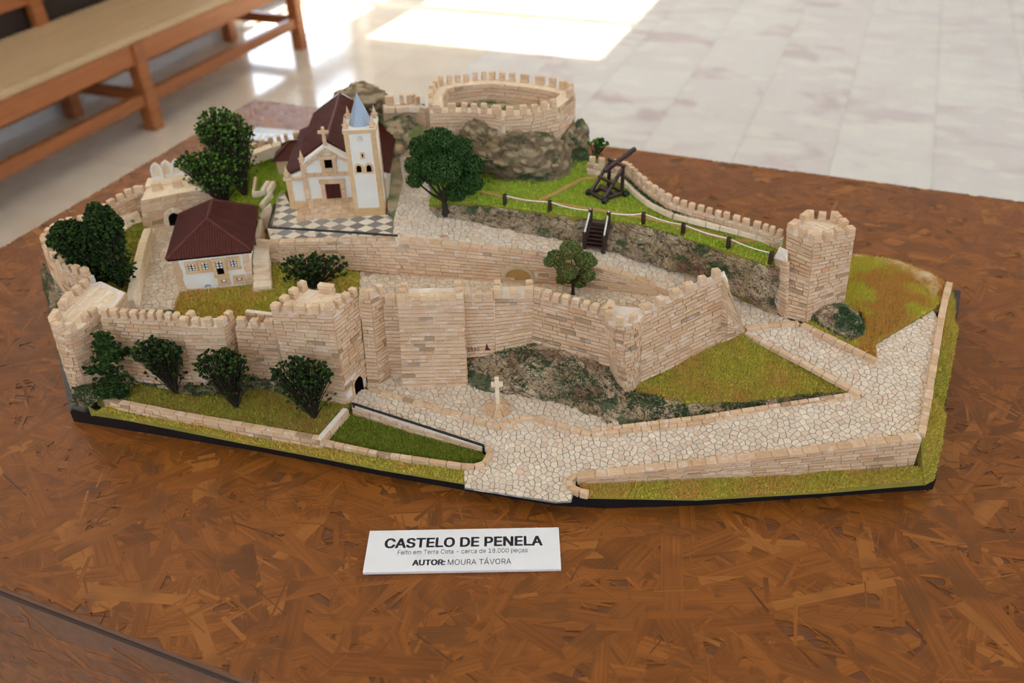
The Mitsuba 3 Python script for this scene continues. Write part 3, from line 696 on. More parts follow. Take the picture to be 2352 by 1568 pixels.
def kerb(name, label, px, w=0.006, h=0.004, blen=0.012, seed=1, cat='kerb', parent=None, matk='brick_clay', piece='kerb_stone', z=None):
    """A row of kerb stones along a polyline."""
    k = thing(name, label, cat) if parent is None else parent
    P = W(px) if z is None else W(px, z); g = random.Random(seed)
    s = np.r_[0, np.cumsum(np.linalg.norm(np.diff(P, axis=0), axis=1))]; u = 0.0
    at_ = lambda q: np.array([np.interp(q, s, P[:, i]) for i in range(3)])
    items = []
    while u < s[-1] - blen * 0.3:
        e = min(s[-1], u + blen * g.uniform(.7, 1.3))
        a, b = at_(u), at_(e); d = unit(b - a); no = unit(np.cross([0, 0, 1.0], d)); up = np.cross(d, no)
        L = np.linalg.norm(b - a)
        m = MB().box((a + b) / 2 + up * (h / 2 - 0.0015), (L - 0.0005, w * g.uniform(.93, 1.07), h + 0.003), ax=np.array([d, no, up]), bev=0.0007)
        items.append((m.v[0], m.f[0], (g.random() * .999, .1 + .85 * g.random()))); u = e
    pieces(k, items, piece, matk, plural=piece + 's')
    return k
# ------------------------------------------------------------------ lower ground in front of the walls
k, pg, zf, tri = ground('grass_verge', [(200, 930, .034), (215, 950, .0195), (290, 963, .0185), (560, 1017, .0182), (735, 1050, .0182), (870, 1077, .0182), (1072, 1111, .0182), (1068, 1078, .021), (870, 1052, .021), (740, 1020, .022), (560, 975, .024), (400, 945, .026), (260, 922, .03)], 'turf_soil', bumps=.001, label='narrow strip of olive grass along the front edge')
turf(k, tri, 9000, .0032, 'grass_olive', 1)
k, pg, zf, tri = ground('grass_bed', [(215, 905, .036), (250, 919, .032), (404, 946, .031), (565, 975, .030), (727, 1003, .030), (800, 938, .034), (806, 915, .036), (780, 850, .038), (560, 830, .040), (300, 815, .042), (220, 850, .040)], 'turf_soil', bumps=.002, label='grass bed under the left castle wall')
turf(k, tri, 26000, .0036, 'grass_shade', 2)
k, pg, zf, tri = ground('dark_lawn', [(750, 1016, .022), (870, 1040, .0215), (1068, 1070, .021), (1108, 1070, .021), (1122, 1048, .022), (1085, 1030, .022), (950, 985, .024), (812, 935, .027), (796, 946, .026)], 'turf_soil', label='small dark green wedge of lawn below the railing')
turf(k, tri, 17000, .0028, 'grass_dark', 3, lean=.35)
# lower road: entrance at the front edge, street to the gate, ramp to the right
ROAD = [(1067, 1120, .0184), (1276, 1153, .0184), (1312, 1151, .0184), (1322, 1112, .021), (1324, 1092, .022), (1560, 1064, .035), (1800, 1037, .047), (2112, 998, .062), (2140, 880, .068), (2158, 742, .074), (2145, 712, .076), (2010, 792, .075), (2012, 828, .075),
        (1842, 745, .083), (1790, 725, .086), (1700, 690, .092), (1700, 745, .086), (1714, 768, .083), (1976, 906, .064), (1980, 916, .062), (1600, 975, .042), (1355, 1002, .035), (1219, 960, .034), (1178, 970, .033), (1153, 986, .032), (1000, 942, .034), (842, 893, .037), (815, 898, .037), (806, 925, .035), (950, 975, .031), (1110, 1024, .025), (1128, 1040, .023), (1120, 1066, .021), (1100, 1078, .021), (1064, 1080, .021)]
k, road_pg, zroad, tri = ground('road', ROAD, 'grout', res=.012, label='cobbled road of pale stones')
cobbles(k, road_pg, zroad, .0068, 5)
# raised pavement round the stone cross
PAVE = [(842, 889, .038), (1000, 936, .0355), (1153, 980, .0345), (1178, 964, .0355), (1219, 954, .0365), (1355, 996, .037), (1440, 985, .037), (1440, 960, .037), (1340, 930, .037), (1240, 895, .037), (1075, 880, .037), (905, 850, .038), (880, 850, .038)]
k, pave_pg, zpave, tri = ground('pavement', PAVE, 'grout', res=.012, label='raised cobbled pavement round the stone cross')
cobbles(k, pave_pg, zpave, .0072, 6)
kerb('pavement_kerb', 'bent kerb of pale stones edging the pavement by the stone cross', [(848, 893, .038), (1000, 939, .0355), (1153, 983, .0345), (1178, 967, .0355), (1219, 957, .0365), (1355, 999, .037), (1600, 972, .044), (1978, 912, .064)], .0062, .003, .0135, 2)
kerb('border_kerb', 'straight kerb row along the foot of the rock beside the right grass wedge', [(1358, 990, .0395), (1600, 961, .047), (1974, 904, .066)], .005, .003, .0125, 3)
kerb('ramp_kerb', 'kerb between the right grass wedge and the ramp', [(1712, 766, .086), (1850, 838, .077), (1977, 907, .067)], .0075, .003, .013, 4)
kerb('tower_kerb', 'kerb from the right tower foot along the ochre meadow', [(1841, 747, .085), (1930, 790, .081), (2015, 832, .077)], .007, .004, .013, 5)
kerb('gate_kerb', 'low kerb across the ramp top at the right gate', [(1712, 757, .0865), (1765, 748, .0865), (1834, 743, .086)], .007, .003, .016, 6)
kerb('edge_kerb', 'pale kerb along the right edge of the road', [(2116, 1000, .0635), (2133, 905, .069), (2150, 800, .0735), (2162, 728, .076), (2170, 690, .0765), (2180, 652, .075)], .008, .0035, .016, 7)
kerb('lawn_kerb', 'curled kerb round the dark lawn wedge', [(745, 1018, .0235), (870, 1045, .0225), (1068, 1074, .0225), (1100, 1075, .0225), (1122, 1062, .0225), (1128, 1045, .0235), (1118, 1030, .025)], .006, .0045, .016, 8)
kerb('entrance_kerb', 'curled kerb at the left end of the front retaining wall', [(1322, 1096, .0215), (1306, 1106, .0205), (1308, 1122, .0195), (1326, 1133, .019), (1352, 1138, .019)], .007, .006, .012, 9)
# low wall along the front of the left bed, and the railing wall beside the street
def low_wall(name, label, top, zb, thick, seed, inner=False, **kw):
    P = W(top); Q = P.copy()
    return wall(name, label, P, zb, thick, seed=seed, inner=inner, flare=.001, cat='low wall', **kw)
k, P, PB = low_wall('bed_wall', 'low brick wall along the front of the left grass bed', [(238, 919, .034), (404, 953, .033), (565, 982, .032), (735, 1011, .032)], [.024, .022, .0205, .020], .0075, 21)
kerb('', '', [(240, 916, .0335), (404, 949, .0325), (565, 977, .0315), (731, 1006, .0315)], .0075, .002, .018, 22, parent=k, piece='coping_stone')
k, P, PB = low_wall('bed_end_wall', 'short brick wall between the grass bed and the dark lawn', [(737, 1011, .032), (800, 939, .036)], [.020, .024], .007, 23)
k, P, PB = low_wall('railing_wall', 'low brick wall carrying the long black railing', [(808, 934, .037), (950, 982, .0325), (1108, 1029, .027)], [.024, .022, .0205], .006, 24)
rail = thing('railing', 'long black handrail beside the street below the gate', 'railing')
b = MB(); b.tube([at(808, 926, .041), at(950, 971, .0375), at(1111, 1023, .032)], .0015, 6); obj('handrail', b, 'black_paint', rail, smooth=40)
for q in ((812, 928, .041), (1110, 1024, .031)):
    p = at(*q); obj('post', MB().tube([p - [0, 0, .012], p], .0012, 5), 'black_paint', rail)
# retaining wall at the right front
FT = [(1326, 1100, .026), (1560, 1074, .038), (1800, 1047, .050), (2118, 1008, .066)]
k, P, PB = low_wall('retaining_wall', 'long brick retaining wall along the right front of the road', FT, [.0185, .0185, .0185, .0185], .0105, 25)
pv = W([(1325, 1094, .0262), (1560, 1068, .0382), (1800, 1041, .0502), (2118, 1002, .0662)])
kerb('', '', [(1326, 1094, .0255), (1560, 1068, .0375), (1800, 1041, .0495), (2116, 1002, .0655)], .0105, .0022, .017, 26, parent=k, piece='coping_stone')
k, pg, zf, tri = ground('grass_strip', [(1345, 1142, .0182), (1600, 1147, .0182), (1900, 1130, .0182), (2122, 1111, .0185), (2130, 1075, .030), (2100, 1070, .032), (1900, 1082, .026), (1600, 1102, .022), (1330, 1112, .020)], 'turf_soil', bumps=.001, label='strip of olive grass below the right retaining wall')
turf(k, tri, 14000, .0032, 'grass_olive', 4)
k, pg, zf, tri = ground('grass_edge', [(2124, 1110, .020), (2146, 1100, .019), (2165, 950, .019), (2190, 760, .019), (2192, 690, .025), (2182, 655, .045), (2170, 690, .066), (2157, 730, .0735), (2128, 900, .067), (2114, 1000, .061)], 'turf_soil', bumps=.001, label='grassy bank down the right edge of the model')
turf(k, tri, 12000, .0032, 'grass_olive', 5)
# grass wedge under the right wall, with the painted rock along its foot
k, pg, zf, tri = ground('grass_wedge', [(1466, 905, .044), (1560, 930, .045), (1700, 925, .050), (1850, 910, .058), (1968, 900, .066), (1712, 766, .086), (1690, 750, .088), (1600, 790, .076), (1470, 840, .056), (1445, 880, .046)], 'turf_soil', bumps=.003, extra=[(1640, 840, .071), (1560, 870, .058)], label='sloping wedge of olive grass right of the round bastion')
turf(k, tri, 30000, .0036, 'grass_olive', 6)
v, f = strip_mesh([W([(1425, 900, .047), (1500, 905, .048), (1600, 915, .049), (1750, 912, .053), (1930, 900, .066)]), W([(1415, 935, .045), (1500, 928, .047), (1600, 930, .047), (1750, 922, .053), (1940, 902, .066)]), W([(1405, 972, .0355), (1500, 970, .039), (1600, 955, .0425), (1750, 935, .050), (1945, 905, .064)])], 150, 22, .0028, 70, 8, .0016)
k = obj('edge_rock', (v, f), 'rock_paper', base, smooth=40, label='creased rock strip along the foot of the grass wedge'); tufts(k, (v, f), 9000, 12, .53)
# the rock mound under the central walls
v, f = strip_mesh([W([(1058, 803, .060), (1068, 800, .064), (1100, 790, .070), (1140, 795, .077), (1222, 780, .085), (1300, 800, .081), (1380, 815, .080), (1430, 880, .054), (1452, 886, 0.051)]),
                   W([(1060, 838, .056), (1070, 835, .062), (1110, 808, .073), (1160, 803, .081), (1240, 796, .086), (1310, 815, .082), (1375, 835, .079), (1420, 895, .053), (1442, 901, 0.050)]),
                   W([(1064, 866, .045), (1074, 865, .048), (1120, 850, .060), (1180, 850, .066), (1260, 855, .068), (1330, 870, .068), (1385, 890, .063), (1425, 925, .050), (1447, 931, 0.047)]),
                   W([(1068, 888, .037), (1080, 888, .038), (1130, 888, .044), (1190, 890, .048), (1260, 895, .050), (1340, 905, .055), (1390, 920, .054), (1440, 950, .045), (1462, 956, 0.042)]),
                   W([(1072, 897, .035), (1085, 897, .035), (1140, 905, .036), (1200, 912, .037), (1270, 925, .036), (1340, 950, .037), (1395, 975, .037), (1450, 985, .037)])], 150, 80, .0056, 48, 4, .0036)
k = obj('rock_mound', (v, f), 'rock_paper', base, smooth=40, label='creased tan rock mound with green moss below the central walls'); tufts(k, (v, f), 15000, 5, .57)
# ochre meadow on the right, its lumpy rock
k, pg, zf, tri = ground('meadow', [(1848, 738, .086), (1930, 786, .081), (2014, 828, .077), (2010, 790, .0765), (2145, 710, .077), (2170, 690, .074), (2175, 655, .072), (2150, 632, .072), (2060, 598, .076), (1960, 583, .080), (1880, 560, .085), (1790, 640, .088), (1800, 720, .088)], 'turf_soil', bumps=.003, label='ochre and green meadow right of the corner tower')
turf(k, tri, 42000, .0036, 'grass_ochre', 7)
v, f = strip_mesh([W([(1960, 583, .081), (2060, 598, .077), (2140, 628, .074), (2172, 655, .073)]), W([(1962, 590, .080), (2060, 607, .077), (2125, 640, .075), (2150, 680, .075)]), W([(2000, 600, .078), (2080, 625, .076), (2135, 665, .075), (2150, 715, .074)])], 60, 8, .0012, 70, 9)
obj('meadow_border', (v, f), 'hill_clay', base, smooth=40, label='tan clay border along the back of the meadow')
v, f = strip_mesh([W([(1852, 735, .083), (1870, 742, .083), (1900, 765, .081), (1950, 785, .079), (1985, 770, .078)]), W([(1858, 722, .092), (1885, 725, .097), (1925, 740, .096), (1960, 755, .090), (1985, 760, .080)]),
                   W([(1868, 706, .096), (1900, 702, .104), (1940, 712, .102), (1970, 730, .092), (1985, 748, .080)]), W([(1880, 690, .096), (1915, 690, .098), (1950, 700, .094), (1975, 718, .084), (1986, 735, .078)])], 60, 34, .0025, 70, 7, .0016)
k = obj('meadow_rock', (v, f), 'rock_paper', base, smooth=40, label='mossy rock lump at the foot of the right corner tower'); tufts(k, (v, f), 6000, 15, .50)
# rocks at the foot of the left walls and at the left corner
v, f = strip_mesh([W([(160, 880, .045), (200, 885, .046), (260, 870, .050), (300, 835, .052), (360, 850, .050), (440, 870, .048)]), W([(165, 900, .040), (205, 905, .042), (270, 890, .044), (320, 858, .046), (380, 878, .042), (450, 900, .038)]),
                   W([(160, 930, .020), (205, 935, .028), (230, 915, .036), (320, 880, .038), (380, 893, .037), (460, 910, .036)])], 110, 22, .003, 70, 17, .0016)
k = obj('corner_rock', (v, f), 'rock_paper', base, smooth=40, label='dark rock at the foot of the left corner tower'); tufts(k, (v, f), 9000, 25, .46)
v, f = strip_mesh([W([(470, 885, .046), (530, 870, .050), (600, 855, .052), (640, 860, .050), (680, 885, .048)]), W([(440, 903, .037), (520, 890, .041), (600, 872, .044), (645, 885, .042), (690, 905, .040)]), W([(440, 912, .034), (520, 905, .036), (600, 890, .038), (650, 905, .037), (700, 925, .035)])], 90, 18, .003, 75, 27, .0016)
k = obj('foot_rock', (v, f), 'rock_paper', base, smooth=40, label='brown rock between the left tower and the gate tower'); tufts(k, (v, f), 4000, 35, .52)

# ------------------------------------------------------------------ front walls, left to right
masonry('corner_tower', 'rounded brick tower at the left front corner', 'castle tower', [
    dict(t=(117, 747, .124), b=(163, 893, .040), f='b m1', mk=dict(frac=.8)), dict(t=(121, 760, .124), b=(170, 897, .039), f='b m1', mk=dict(frac=.75)), dict(t=(140, 768, .124), b=(184, 896, .038), f='b'), dict(t=(160, 767, .124), b=(199, 892, .038), f='b m1', mk=dict(frac=.7)), dict(t=(182, 755, .124), b=(213, 888, .038), f='b'),
    dict(t=(197, 745, .124), b=(226, 882, .038), f='b m1', mk=dict(frac=.6)), dict(t=(212, 733, .124), b=(240, 876, .039), f='b m1', mk=dict(frac=.7)), dict(t=(231, 719, .124), b=(258, 862, .040), f='b'), dict(t=(262, 706, .123), b=.06, f='b'), dict(t=(288, 672, .122), b=.06, f='b'), dict(t=(230, 645, .124), b=.06, f=''),
    dict(t=(196, 655, .124), b=.045, f='b m3', mk=dict(frac=.55)), dict(t=(150, 697, .124), b=.04, f='b m2', mk=dict(frac=.6))], seed=2, blen=.011, paved=(11, 12))
LW = W([(231, 731, .126), (320, 736, .127), (416, 741, .127)])
wall('left_curtain', 'brick curtain wall between the left corner tower and the square left tower', LW, [.040, .042, .042], .012, nm=[4, 5], seed=3, ends=False, bot=W([(262, 868, .040), (350, 880, .040), (446, 886, .040)]), mk=dict(frac=.62))
masonry('left_tower', 'slim square brick tower in the middle of the left wall', 'castle tower', [
    dict(t=(416, 752, .124), b=(446, 884, .037), f='b m4'), dict(t=(515, 752, .124), b=(540, 886, .037), f='b m2', mk=dict(frac=.7)), dict(t=(539, 731, .124), b=(560, 862, .038), f=''), dict(t=(440, 728, .124), b=(470, 862, .038), f='m2', mk=dict(frac=.7))], seed=4)
wall('left_curtain', 'short brick curtain wall between the square left tower and the gate tower', W([(539, 752, .118), (632, 756, .118)]), .04, .012, nm=[3], seed=5, bot=W([(560, 873, .040), (650, 882, .040)]), mk=dict(frac=.62))
wall('inner_parapet', 'small low brick parapet behind the short curtain wall left of the gate tower', W([(562, 716, .113), (627, 724, .113)]), .085, .006, seed=77, cat='low wall')
gate_open = lambda p: ((pix(p)[0] - 821) / 19) ** 2 + max(0, (pix(p)[1] - 880) / (-26 if pix(p)[1] < 880 else 60)) ** 2 < 1 and pix(p)[1] < 906
k, gt, gb = masonry('gate_tower', 'tall square gate tower with a dark arched gate', 'castle tower', [
    dict(t=(624, 720, .157), b=(668, 905, .037), f='b m5'), dict(t=(763, 724, .157), b=(800, 938, .028), f='b m4'), dict(t=(822, 679, .157), b=(845, 886, .034), f='m1', mk=dict(frac=.25, ends=False)), dict(t=(697, 661, .157), b=.05, f='m4', mk=dict())], seed=6, holes=gate_open, paved=(1, 2))
# the dark passage behind the gate arch: door recess and its stone frame
gth = 'gate_tower'
gc = (gb[1] * 0.42 + gb[2] * 0.58); gd = unit((gb[2] - gb[1]) * [1, 1, 0]); gn = np.cross(gd, [0, 0, 1.0])
lean_ = ((gt[1] + gt[2]) / 2 - (gb[1] + gb[2]) / 2); lean_ = unit(lean_)
def arch_ring(w, h, n=9):
    return [(-w, 0)] + [(w * math.cos(a), h - w * 1.15 + w * 1.15 * math.sin(a)) for a in np.linspace(math.pi, 0, n)] + [(w, 0)]
def arch_plate(o, dx, up, out, ring, d0, d1, uv=(0.5, 0.5)):
    v, f, u = MB().prism(sg.Polygon(ring), d0, d1, uv).get()
    return np.asarray(o) + v[:, :1] * dx + v[:, 1:2] * up + v[:, 2:] * out, f, u
def arch_stones(parent, o, dx, up, out, w, h, wo, ho, n, depth, m='brick_clay', name='arch_stone', legs=3, seed=4):
    """Voussoirs and jamb stones round an arched opening."""
    g = random.Random(seed); b = 1.15
    pts = lambda ww, hh, a: np.array([ww * math.cos(a), hh - ww * b + ww * b * math.sin(a)])
    qs = []
    for i in range(n):
        a0, a1 = math.pi - math.pi * i / n - .02, math.pi - math.pi * (i + 1) / n + .02
        qs.append([pts(wo, ho, a0), pts(w, h, a0), pts(w, h, a1), pts(wo, ho, a1)])
    for s in (-1, 1):
        for i in range(legs):
            z0, z1 = (h - w * b) * i / legs + .0001, (h - w * b) * (i + 1) / legs - .0001
            qs.append([np.array([s * wo, z0]), np.array([s * w, z0]), np.array([s * w, z1]), np.array([s * wo, z1])])
    for q in qs:
        pg_ = sg.polygon.orient(sg.Polygon(q))
        obj(name, arch_plate(o, dx, up, out, list(pg_.exterior.coords)[:-1], -.001, depth * g.uniform(.8, 1.2), (g.random() * .999, .1 + .8 * g.random())), m, parent)
gh = .0265
obj('gate_opening', arch_plate(gc, gd, lean_, gn, arch_ring(.0082, gh), -.001, .0006), 'black_void', gth, label='dark arched gateway')
arch_stones(gth, gc, gd, lean_, gn, .0082, gh, .0112, gh + .0035, 7, .0012)
masonry('gate_buttress', 'narrow prow-shaped brick tower right of the gate', 'castle tower', [
    dict(t=(826, 686, .155), b=(844, 886, .035), f='b m1', mk=dict(frac=.72)), dict(t=(852, 690, .155), b=(872, 887, .035), f='b m2', mk=dict(frac=.42, ends=True)), dict(t=(883, 672, .155), b=(897, 866, .038), f=''), dict(t=(845, 664, .155), b=.05, f='')], seed=7, blen=.014)
wall('front_curtain', 'narrow recessed brick wall left of the broad central tower', W([(880, 702, .1415), (916, 702, .1415)]), .036, .012, nm=[1], seed=8, bot=W([(893, 864, .038), (925, 866, .037)]), mk=dict(frac=.62))
masonry('central_tower', 'broad flat brick tower in the centre of the front wall', 'castle tower', [
    dict(t=(913, 702, .150), b=(924, 890, .0365), f='b m5'), dict(t=(1065, 699, .150), b=(1073, 887, .0365), f='b m3', mk=dict(frac=.55, ends=False)), dict(t=(1059, 660, .150), b=.05, f=''), dict(t=(924, 662, .150), b=.05, f='m3', mk=dict(frac=.55, ends=False))], seed=9, paved=(0, 1))
_, rwP, rwB = wall('front_curtain', 'recessed shaded brick wall right of the broad central tower, with a dark red mark', W([(1062, 694, .147), (1136, 694, .147)]), .06, .012, nm=[3], seed=10, bot=W([(1068, 822, .0675), (1138, 815, .0715)]), mk=dict(frac=.62))
masonry('inner_tower', 'narrow brick tower standing on the rock mound', 'castle tower', [
    dict(t=(1133, 686, .148), b=(1138, 815, .073), f='b m3', mk=dict(frac=.5)), dict(t=(1224, 684, .148), b=(1222, 795, .080), f='b m2', mk=dict(frac=.6, ends=False)), dict(t=(1222, 657, .148), b=.08, f=''), dict(t=(1137, 659, .148), b=.08, f='m2', mk=dict(frac=.6, ends=False))], seed=11)
wall('diagonal_curtain', 'long brick curtain wall running down from the rock mound to the round bastion', W([(1222, 683, .146), (1310, 706, .145), (1398, 730, .143)]), .07, .012, nm=[4, 4], seed=12, bot=W([(1222, 796, .079), (1310, 818, .0765), (1402, 841, .0750)]), mk=dict(frac=.66))
masonry('round_bastion', 'rounded brick bastion with a tapering foot between the two right walls', 'castle tower', [
    dict(t=(1387, 729, .143), b=(1407, 880, .046), f='b m1', mk=dict(frac=.6)), dict(t=(1397, 739, .143), b=(1417, 893, .045), f='b'), dict(t=(1412, 748, .143), b=(1428, 902, .044), f='b m1', mk=dict(frac=.85)), dict(t=(1432, 751, .143), b=(1440, 907, .044), f='b'), dict(t=(1452, 748, .143), b=(1453, 899, .045), f='b m1', mk=dict(frac=.75)),
    dict(t=(1467, 740, .143), b=(1464, 888, .046), f='b'), dict(t=(1477, 728, .143), b=(1473, 872, .049), f=''), dict(t=(1470, 706, .142), b=.06, f=''), dict(t=(1400, 700, .142), b=.06, f='b m1', mk=dict(frac=.5))], seed=13, blen=.009)
wall('right_curtain', 'brick wall climbing from the round bastion to a slanting end above the ramp', W([(1474, 728, .143), (1535, 697, .150), (1600, 665, .159), (1660, 636, .170), (1672, 660, .160), (1690, 705, .128), (1710, 757, .088)]), .05, .012, nm=[2, 2, 2, 0, 0, 0], seed=14,
     bot=W([(1470, 878, .053), (1535, 848, .062), (1600, 815, .070), (1655, 790, .079), (1668, 783, .086), (1690, 772, .085), (1709, 765, .0855)]), mk=dict(frac=.55))
# right corner tower with the low shoulder on its left
masonry('right_tower', 'tall square battlemented brick tower at the right corner', 'castle tower', [
    dict(t=(1806, 532, .192), b=(1800, 728, .088), f='b m3', mk=dict(frac=.52)), dict(t=(1868, 560, .192), b=(1849, 740, .086), f='b m4', mk=dict(frac=.55)), dict(t=(1962, 545, .192), b=(1938, 703, .090), f='b m3', mk=dict(frac=.6)), dict(t=(1922, 506, .192), b=.09, f='m3', mk=dict(frac=.6)), dict(t=(1850, 500, .192), b=.09, f='m2', mk=dict(frac=.6))], seed=15, blen=.014, paved=(0, 1))
masonry('tower_shoulder', 'low brick buttress with a slanting top against the left of the right tower', 'castle tower', [
    dict(t=(1775, 592, .157), b=(1784, 716, .088), f='b'), dict(t=(1810, 602, .163), b=(1806, 733, .087), f=''), dict(t=(1812, 575, .172), b=.09, f=''), dict(t=(1790, 565, .172), b=.09, f='')], seed=16, blen=.013)
ins = thing('inscription', 'small dark painted number on the recessed wall', 'inscription')
rw = lambda u, v: (rwB[0] * (1 - u) + rwB[1] * u) * (1 - v) + (rwP[0] * (1 - u) + rwP[1] * u) * v
p0, p1 = rw(.10, .135), rw(.68, .125)
dxi = unit(rwB[1] - rwB[0]); upi = unit(rw(.5, 1) - rw(.5, 0)); ni = unit(np.cross(dxi, upi)); upi = np.cross(ni, dxi)
tm = meshkit.text_mesh('1950', .0042, .0004); vv = np.array(tm.vertices)
obj('digits', (p0 + ni * .0013 + vv[:, :1] * dxi + vv[:, 1:2] * upi + vv[:, 2:] * ni, np.array(tm.faces)), 'ink_red', ins)
obj('red_mark', arch_plate(p1, dxi, upi, ni, [(-.0005, 0), (.0060, -.001), (.0036, .004), (.0026, .0095)], .0010, .0017), 'ink_red', ins)

# ------------------------------------------------------------------ the upper castle: streets, terraces, lawns
xyw = lambda *p: at(*p)
k, yard_pg, zyard, tri = ground('lower_yard', [(826, 616, .088), (910, 616, .088), (1040, 628, .088), (1160, 636, .088), (1370, 652, .090), (1480, 670, .093), (1540, 664, .096), (1600, 672, .098), (1700, 690, .092), (1702, 740, .086), (1590, 760, .088), (1480, 790, .088), (1380, 780, .088), (1230, 735, .088), (1060, 760, .088), (900, 775, .088), (822, 730, .088)], 'grout', res=.012, label='cobbled lower yard behind the front wall')
cobbles(k, yard_pg, zyard, .0078, 41)
RETT = [(617, 560, .1235), (912, 552, .1345), (1106, 572, .1315), (1252, 590, .1265), (1371, 613, .117), (1538, 668, .101)]
RETB = [(622, 600, .097), (828, 626, .088), (1038, 641, .088), (1150, 649, .088), (1269, 655, .089), (1371, 666, .090), (1540, 681, .096)]
RB = W(RETB); RBi = np.array([RB[0], RB[1] * .35 + RB[2] * .65, RB[2] * .5 + RB[3] * .5, RB[4] * .9 + RB[3] * .1, RB[5], RB[6]])
arch_c = [1194, 630]
niche = lambda p: ((pix(p)[0] - 1194) / 27) ** 2 + ((pix(p)[1] - 631) / 16) ** 2 < 1
k, RT, RBB = wall('terrace_wall', 'long brick retaining wall of the upper street with an oval niche', W(RETT), .088, .012, seed=42, bot=RBi, bh=.0056, blen=.018, holes=niche, cat='retaining wall')
kerb('', '', [(619, 555, .1245), (912, 547, .135), (1106, 567, .132), (1252, 585, .127), (1371, 608, .1175), (1538, 664, .1015)], .010, .0018, .02, 43, parent=k, piece='coping_stone')
nb = MB(); nc = at(1192, 646, .0885)
nx_ = unit(RBi[3] - RBi[2]); nx_[2] = 0; nx_ = unit(nx_); nz_ = np.array([0, 0, 1.0]); nn_ = np.cross(nx_, nz_)
ng = [(.0165 * math.cos(a), .009 + .0125 * math.sin(a) * (1 if math.sin(a) > 0 else .35)) for a in np.linspace(0, 2 * math.pi, 25)[:-1]]
go = [(x * 1.28, .009 + (y - .009) * 1.3) for x, y in ng]
ring_pg = sg.Polygon(go).difference(sg.Polygon(ng))
v_, f_, u_ = MB().prism(ring_pg, -.002, .0022).get()
obj('niche_rim', (nc + nn_ * .003 + v_[:, :1] * nx_ + v_[:, 1:2] * nz_ + v_[:, 2:] * nn_, f_, u_), 'hill_clay', k)
v_, f_, u_ = MB().prism(sg.Polygon(ng), -.002, .0006).get()
obj('niche_back', (nc + nn_ * .003 + v_[:, :1] * nx_ + v_[:, 1:2] * nz_ + v_[:, 2:] * nn_, f_, u_), 'path_ochre', k)
k, street_pg, zstreet, tri = ground('upper_street', [(900, 545, .1335), (1106, 566, .131), (1252, 584, .126), (1371, 607, .1165), (1538, 663, .1005), (1600, 672, .098), (1700, 690, .092), (1770, 712, .088), (1790, 716, .088), (1710, 680, .093), (1620, 636, .103), (1500, 594, .113), (1340, 552, .124), (1220, 530, .129), (1090, 505, .134), (1003, 490, .139), (990, 440, .146), (965, 380, .154), (945, 335, .162), (915, 345, .160), (925, 420, .149), (905, 500, .137)], 'grout', res=.012, label='cobbled upper street climbing past the church')
cobbles(k, street_pg, zstreet, .0078, 44)
# rock face below the lawn
v, f = strip_mesh([W([(985, 476, .144), (1060, 470, .151), (1160, 479, .157), (1263, 492, .158), (1340, 503, .158), (1405, 508, .158), (1477, 519, .157), (1568, 547, .155), (1672, 580, .153), (1765, 612, .152), (1790, 620, .15)]),
                   W([(990, 484, .143), (1060, 484, .149), (1160, 490, .152), (1263, 504, .152), (1340, 515, .1515), (1405, 521, .150), (1477, 537, .149), (1568, 571, .146), (1672, 614, .140), (1755, 650, .134), (1790, 650, .13)]),
                   W([(1000, 494, .141), (1060, 496, .143), (1150, 511, .141), (1250, 528, .139), (1337, 543, .136), (1402, 556, .133), (1480, 579, .129), (1580, 617, .120), (1680, 664, .110), (1745, 693, .105), (1785, 690, .10)]),
                   W([(1005, 500, .1385), (1060, 504, .136), (1126, 523, .134), (1242, 543, .1285), (1330, 559, .1245), (1399, 577, .1205), (1480, 604, .115), (1600, 638, .1045), (1705, 690, .092), (1746, 712, .089), (1785, 725, .088)])], 260, 46, .0062, 40, 14, .0038)
k = obj('lawn_rock', (v, f), 'rock_paper', base, smooth=40, label='long creased rock face between the upper street and the lawn'); tufts(k, (v, f), 12000, 45, .58)
# lawn
LAWN = [(985, 470, .145), (1060, 467, .152), (1160, 477, .157), (1263, 490, .158), (1340, 501, .158), (1405, 506, .158), (1477, 517, .157), (1568, 545, .155), (1672, 578, .153), (1765, 610, .152), (1800, 600, .152), (1800, 545, .158), (1700, 515, .159), (1560, 475, .159), (1490, 445, .159), (1440, 405, .161), (1405, 375, .162), (1340, 360, .161), (1200, 370, .161), (1090, 375, .160), (1000, 400, .152)]
k, lawn_pg, zlawn, tri = ground('lawn', LAWN, 'turf_soil', res=.012, bumps=.001, label='bright green lawn with ochre paths below the keep')
turf(k, tri, 42000, .0036, 'grass_green', 8)
def on(zf, px, dz=0.0):
    """Survey pixels laid onto a ground: the height is found by iteration."""
    out = []
    for q in px:
        z = .15
        for _ in range(12): z = .4 * z + .6 * float(zf(at(q[0], q[1], z)[None, :2])[0])
        out.append((q[0], q[1], z + dz))
    return out
def ribbon(parent, name, px, w, m, lift=.0022, taper=1.0):
    P = dense(W(px), .01); d = np.gradient(P, axis=0); d[:, 2] = 0; d /= np.linalg.norm(d, axis=1, keepdims=True)
    no = np.column_stack([-d[:, 1], d[:, 0], np.zeros(len(d))]) * w / 2
    v = np.vstack([P + no + [0, 0, lift], P - no + [0, 0, lift], P + no - [0, 0, .002], P - no - [0, 0, .002]]); n = len(P); f = []
    for i in range(n - 1):
        for a, b in ((0, 1), (1, 3), (3, 2), (2, 0)):
            f += [[a * n + i, b * n + i, b * n + i + 1], [a * n + i, b * n + i + 1, a * n + i + 1]]
    f += [[0, 2 * n, n], [n, 2 * n, 3 * n], [n - 1, 2 * n - 1, 3 * n - 1], [2 * n - 1, 4 * n - 1, 3 * n - 1]]
    return obj(name, (v, np.array(f)), m, parent)
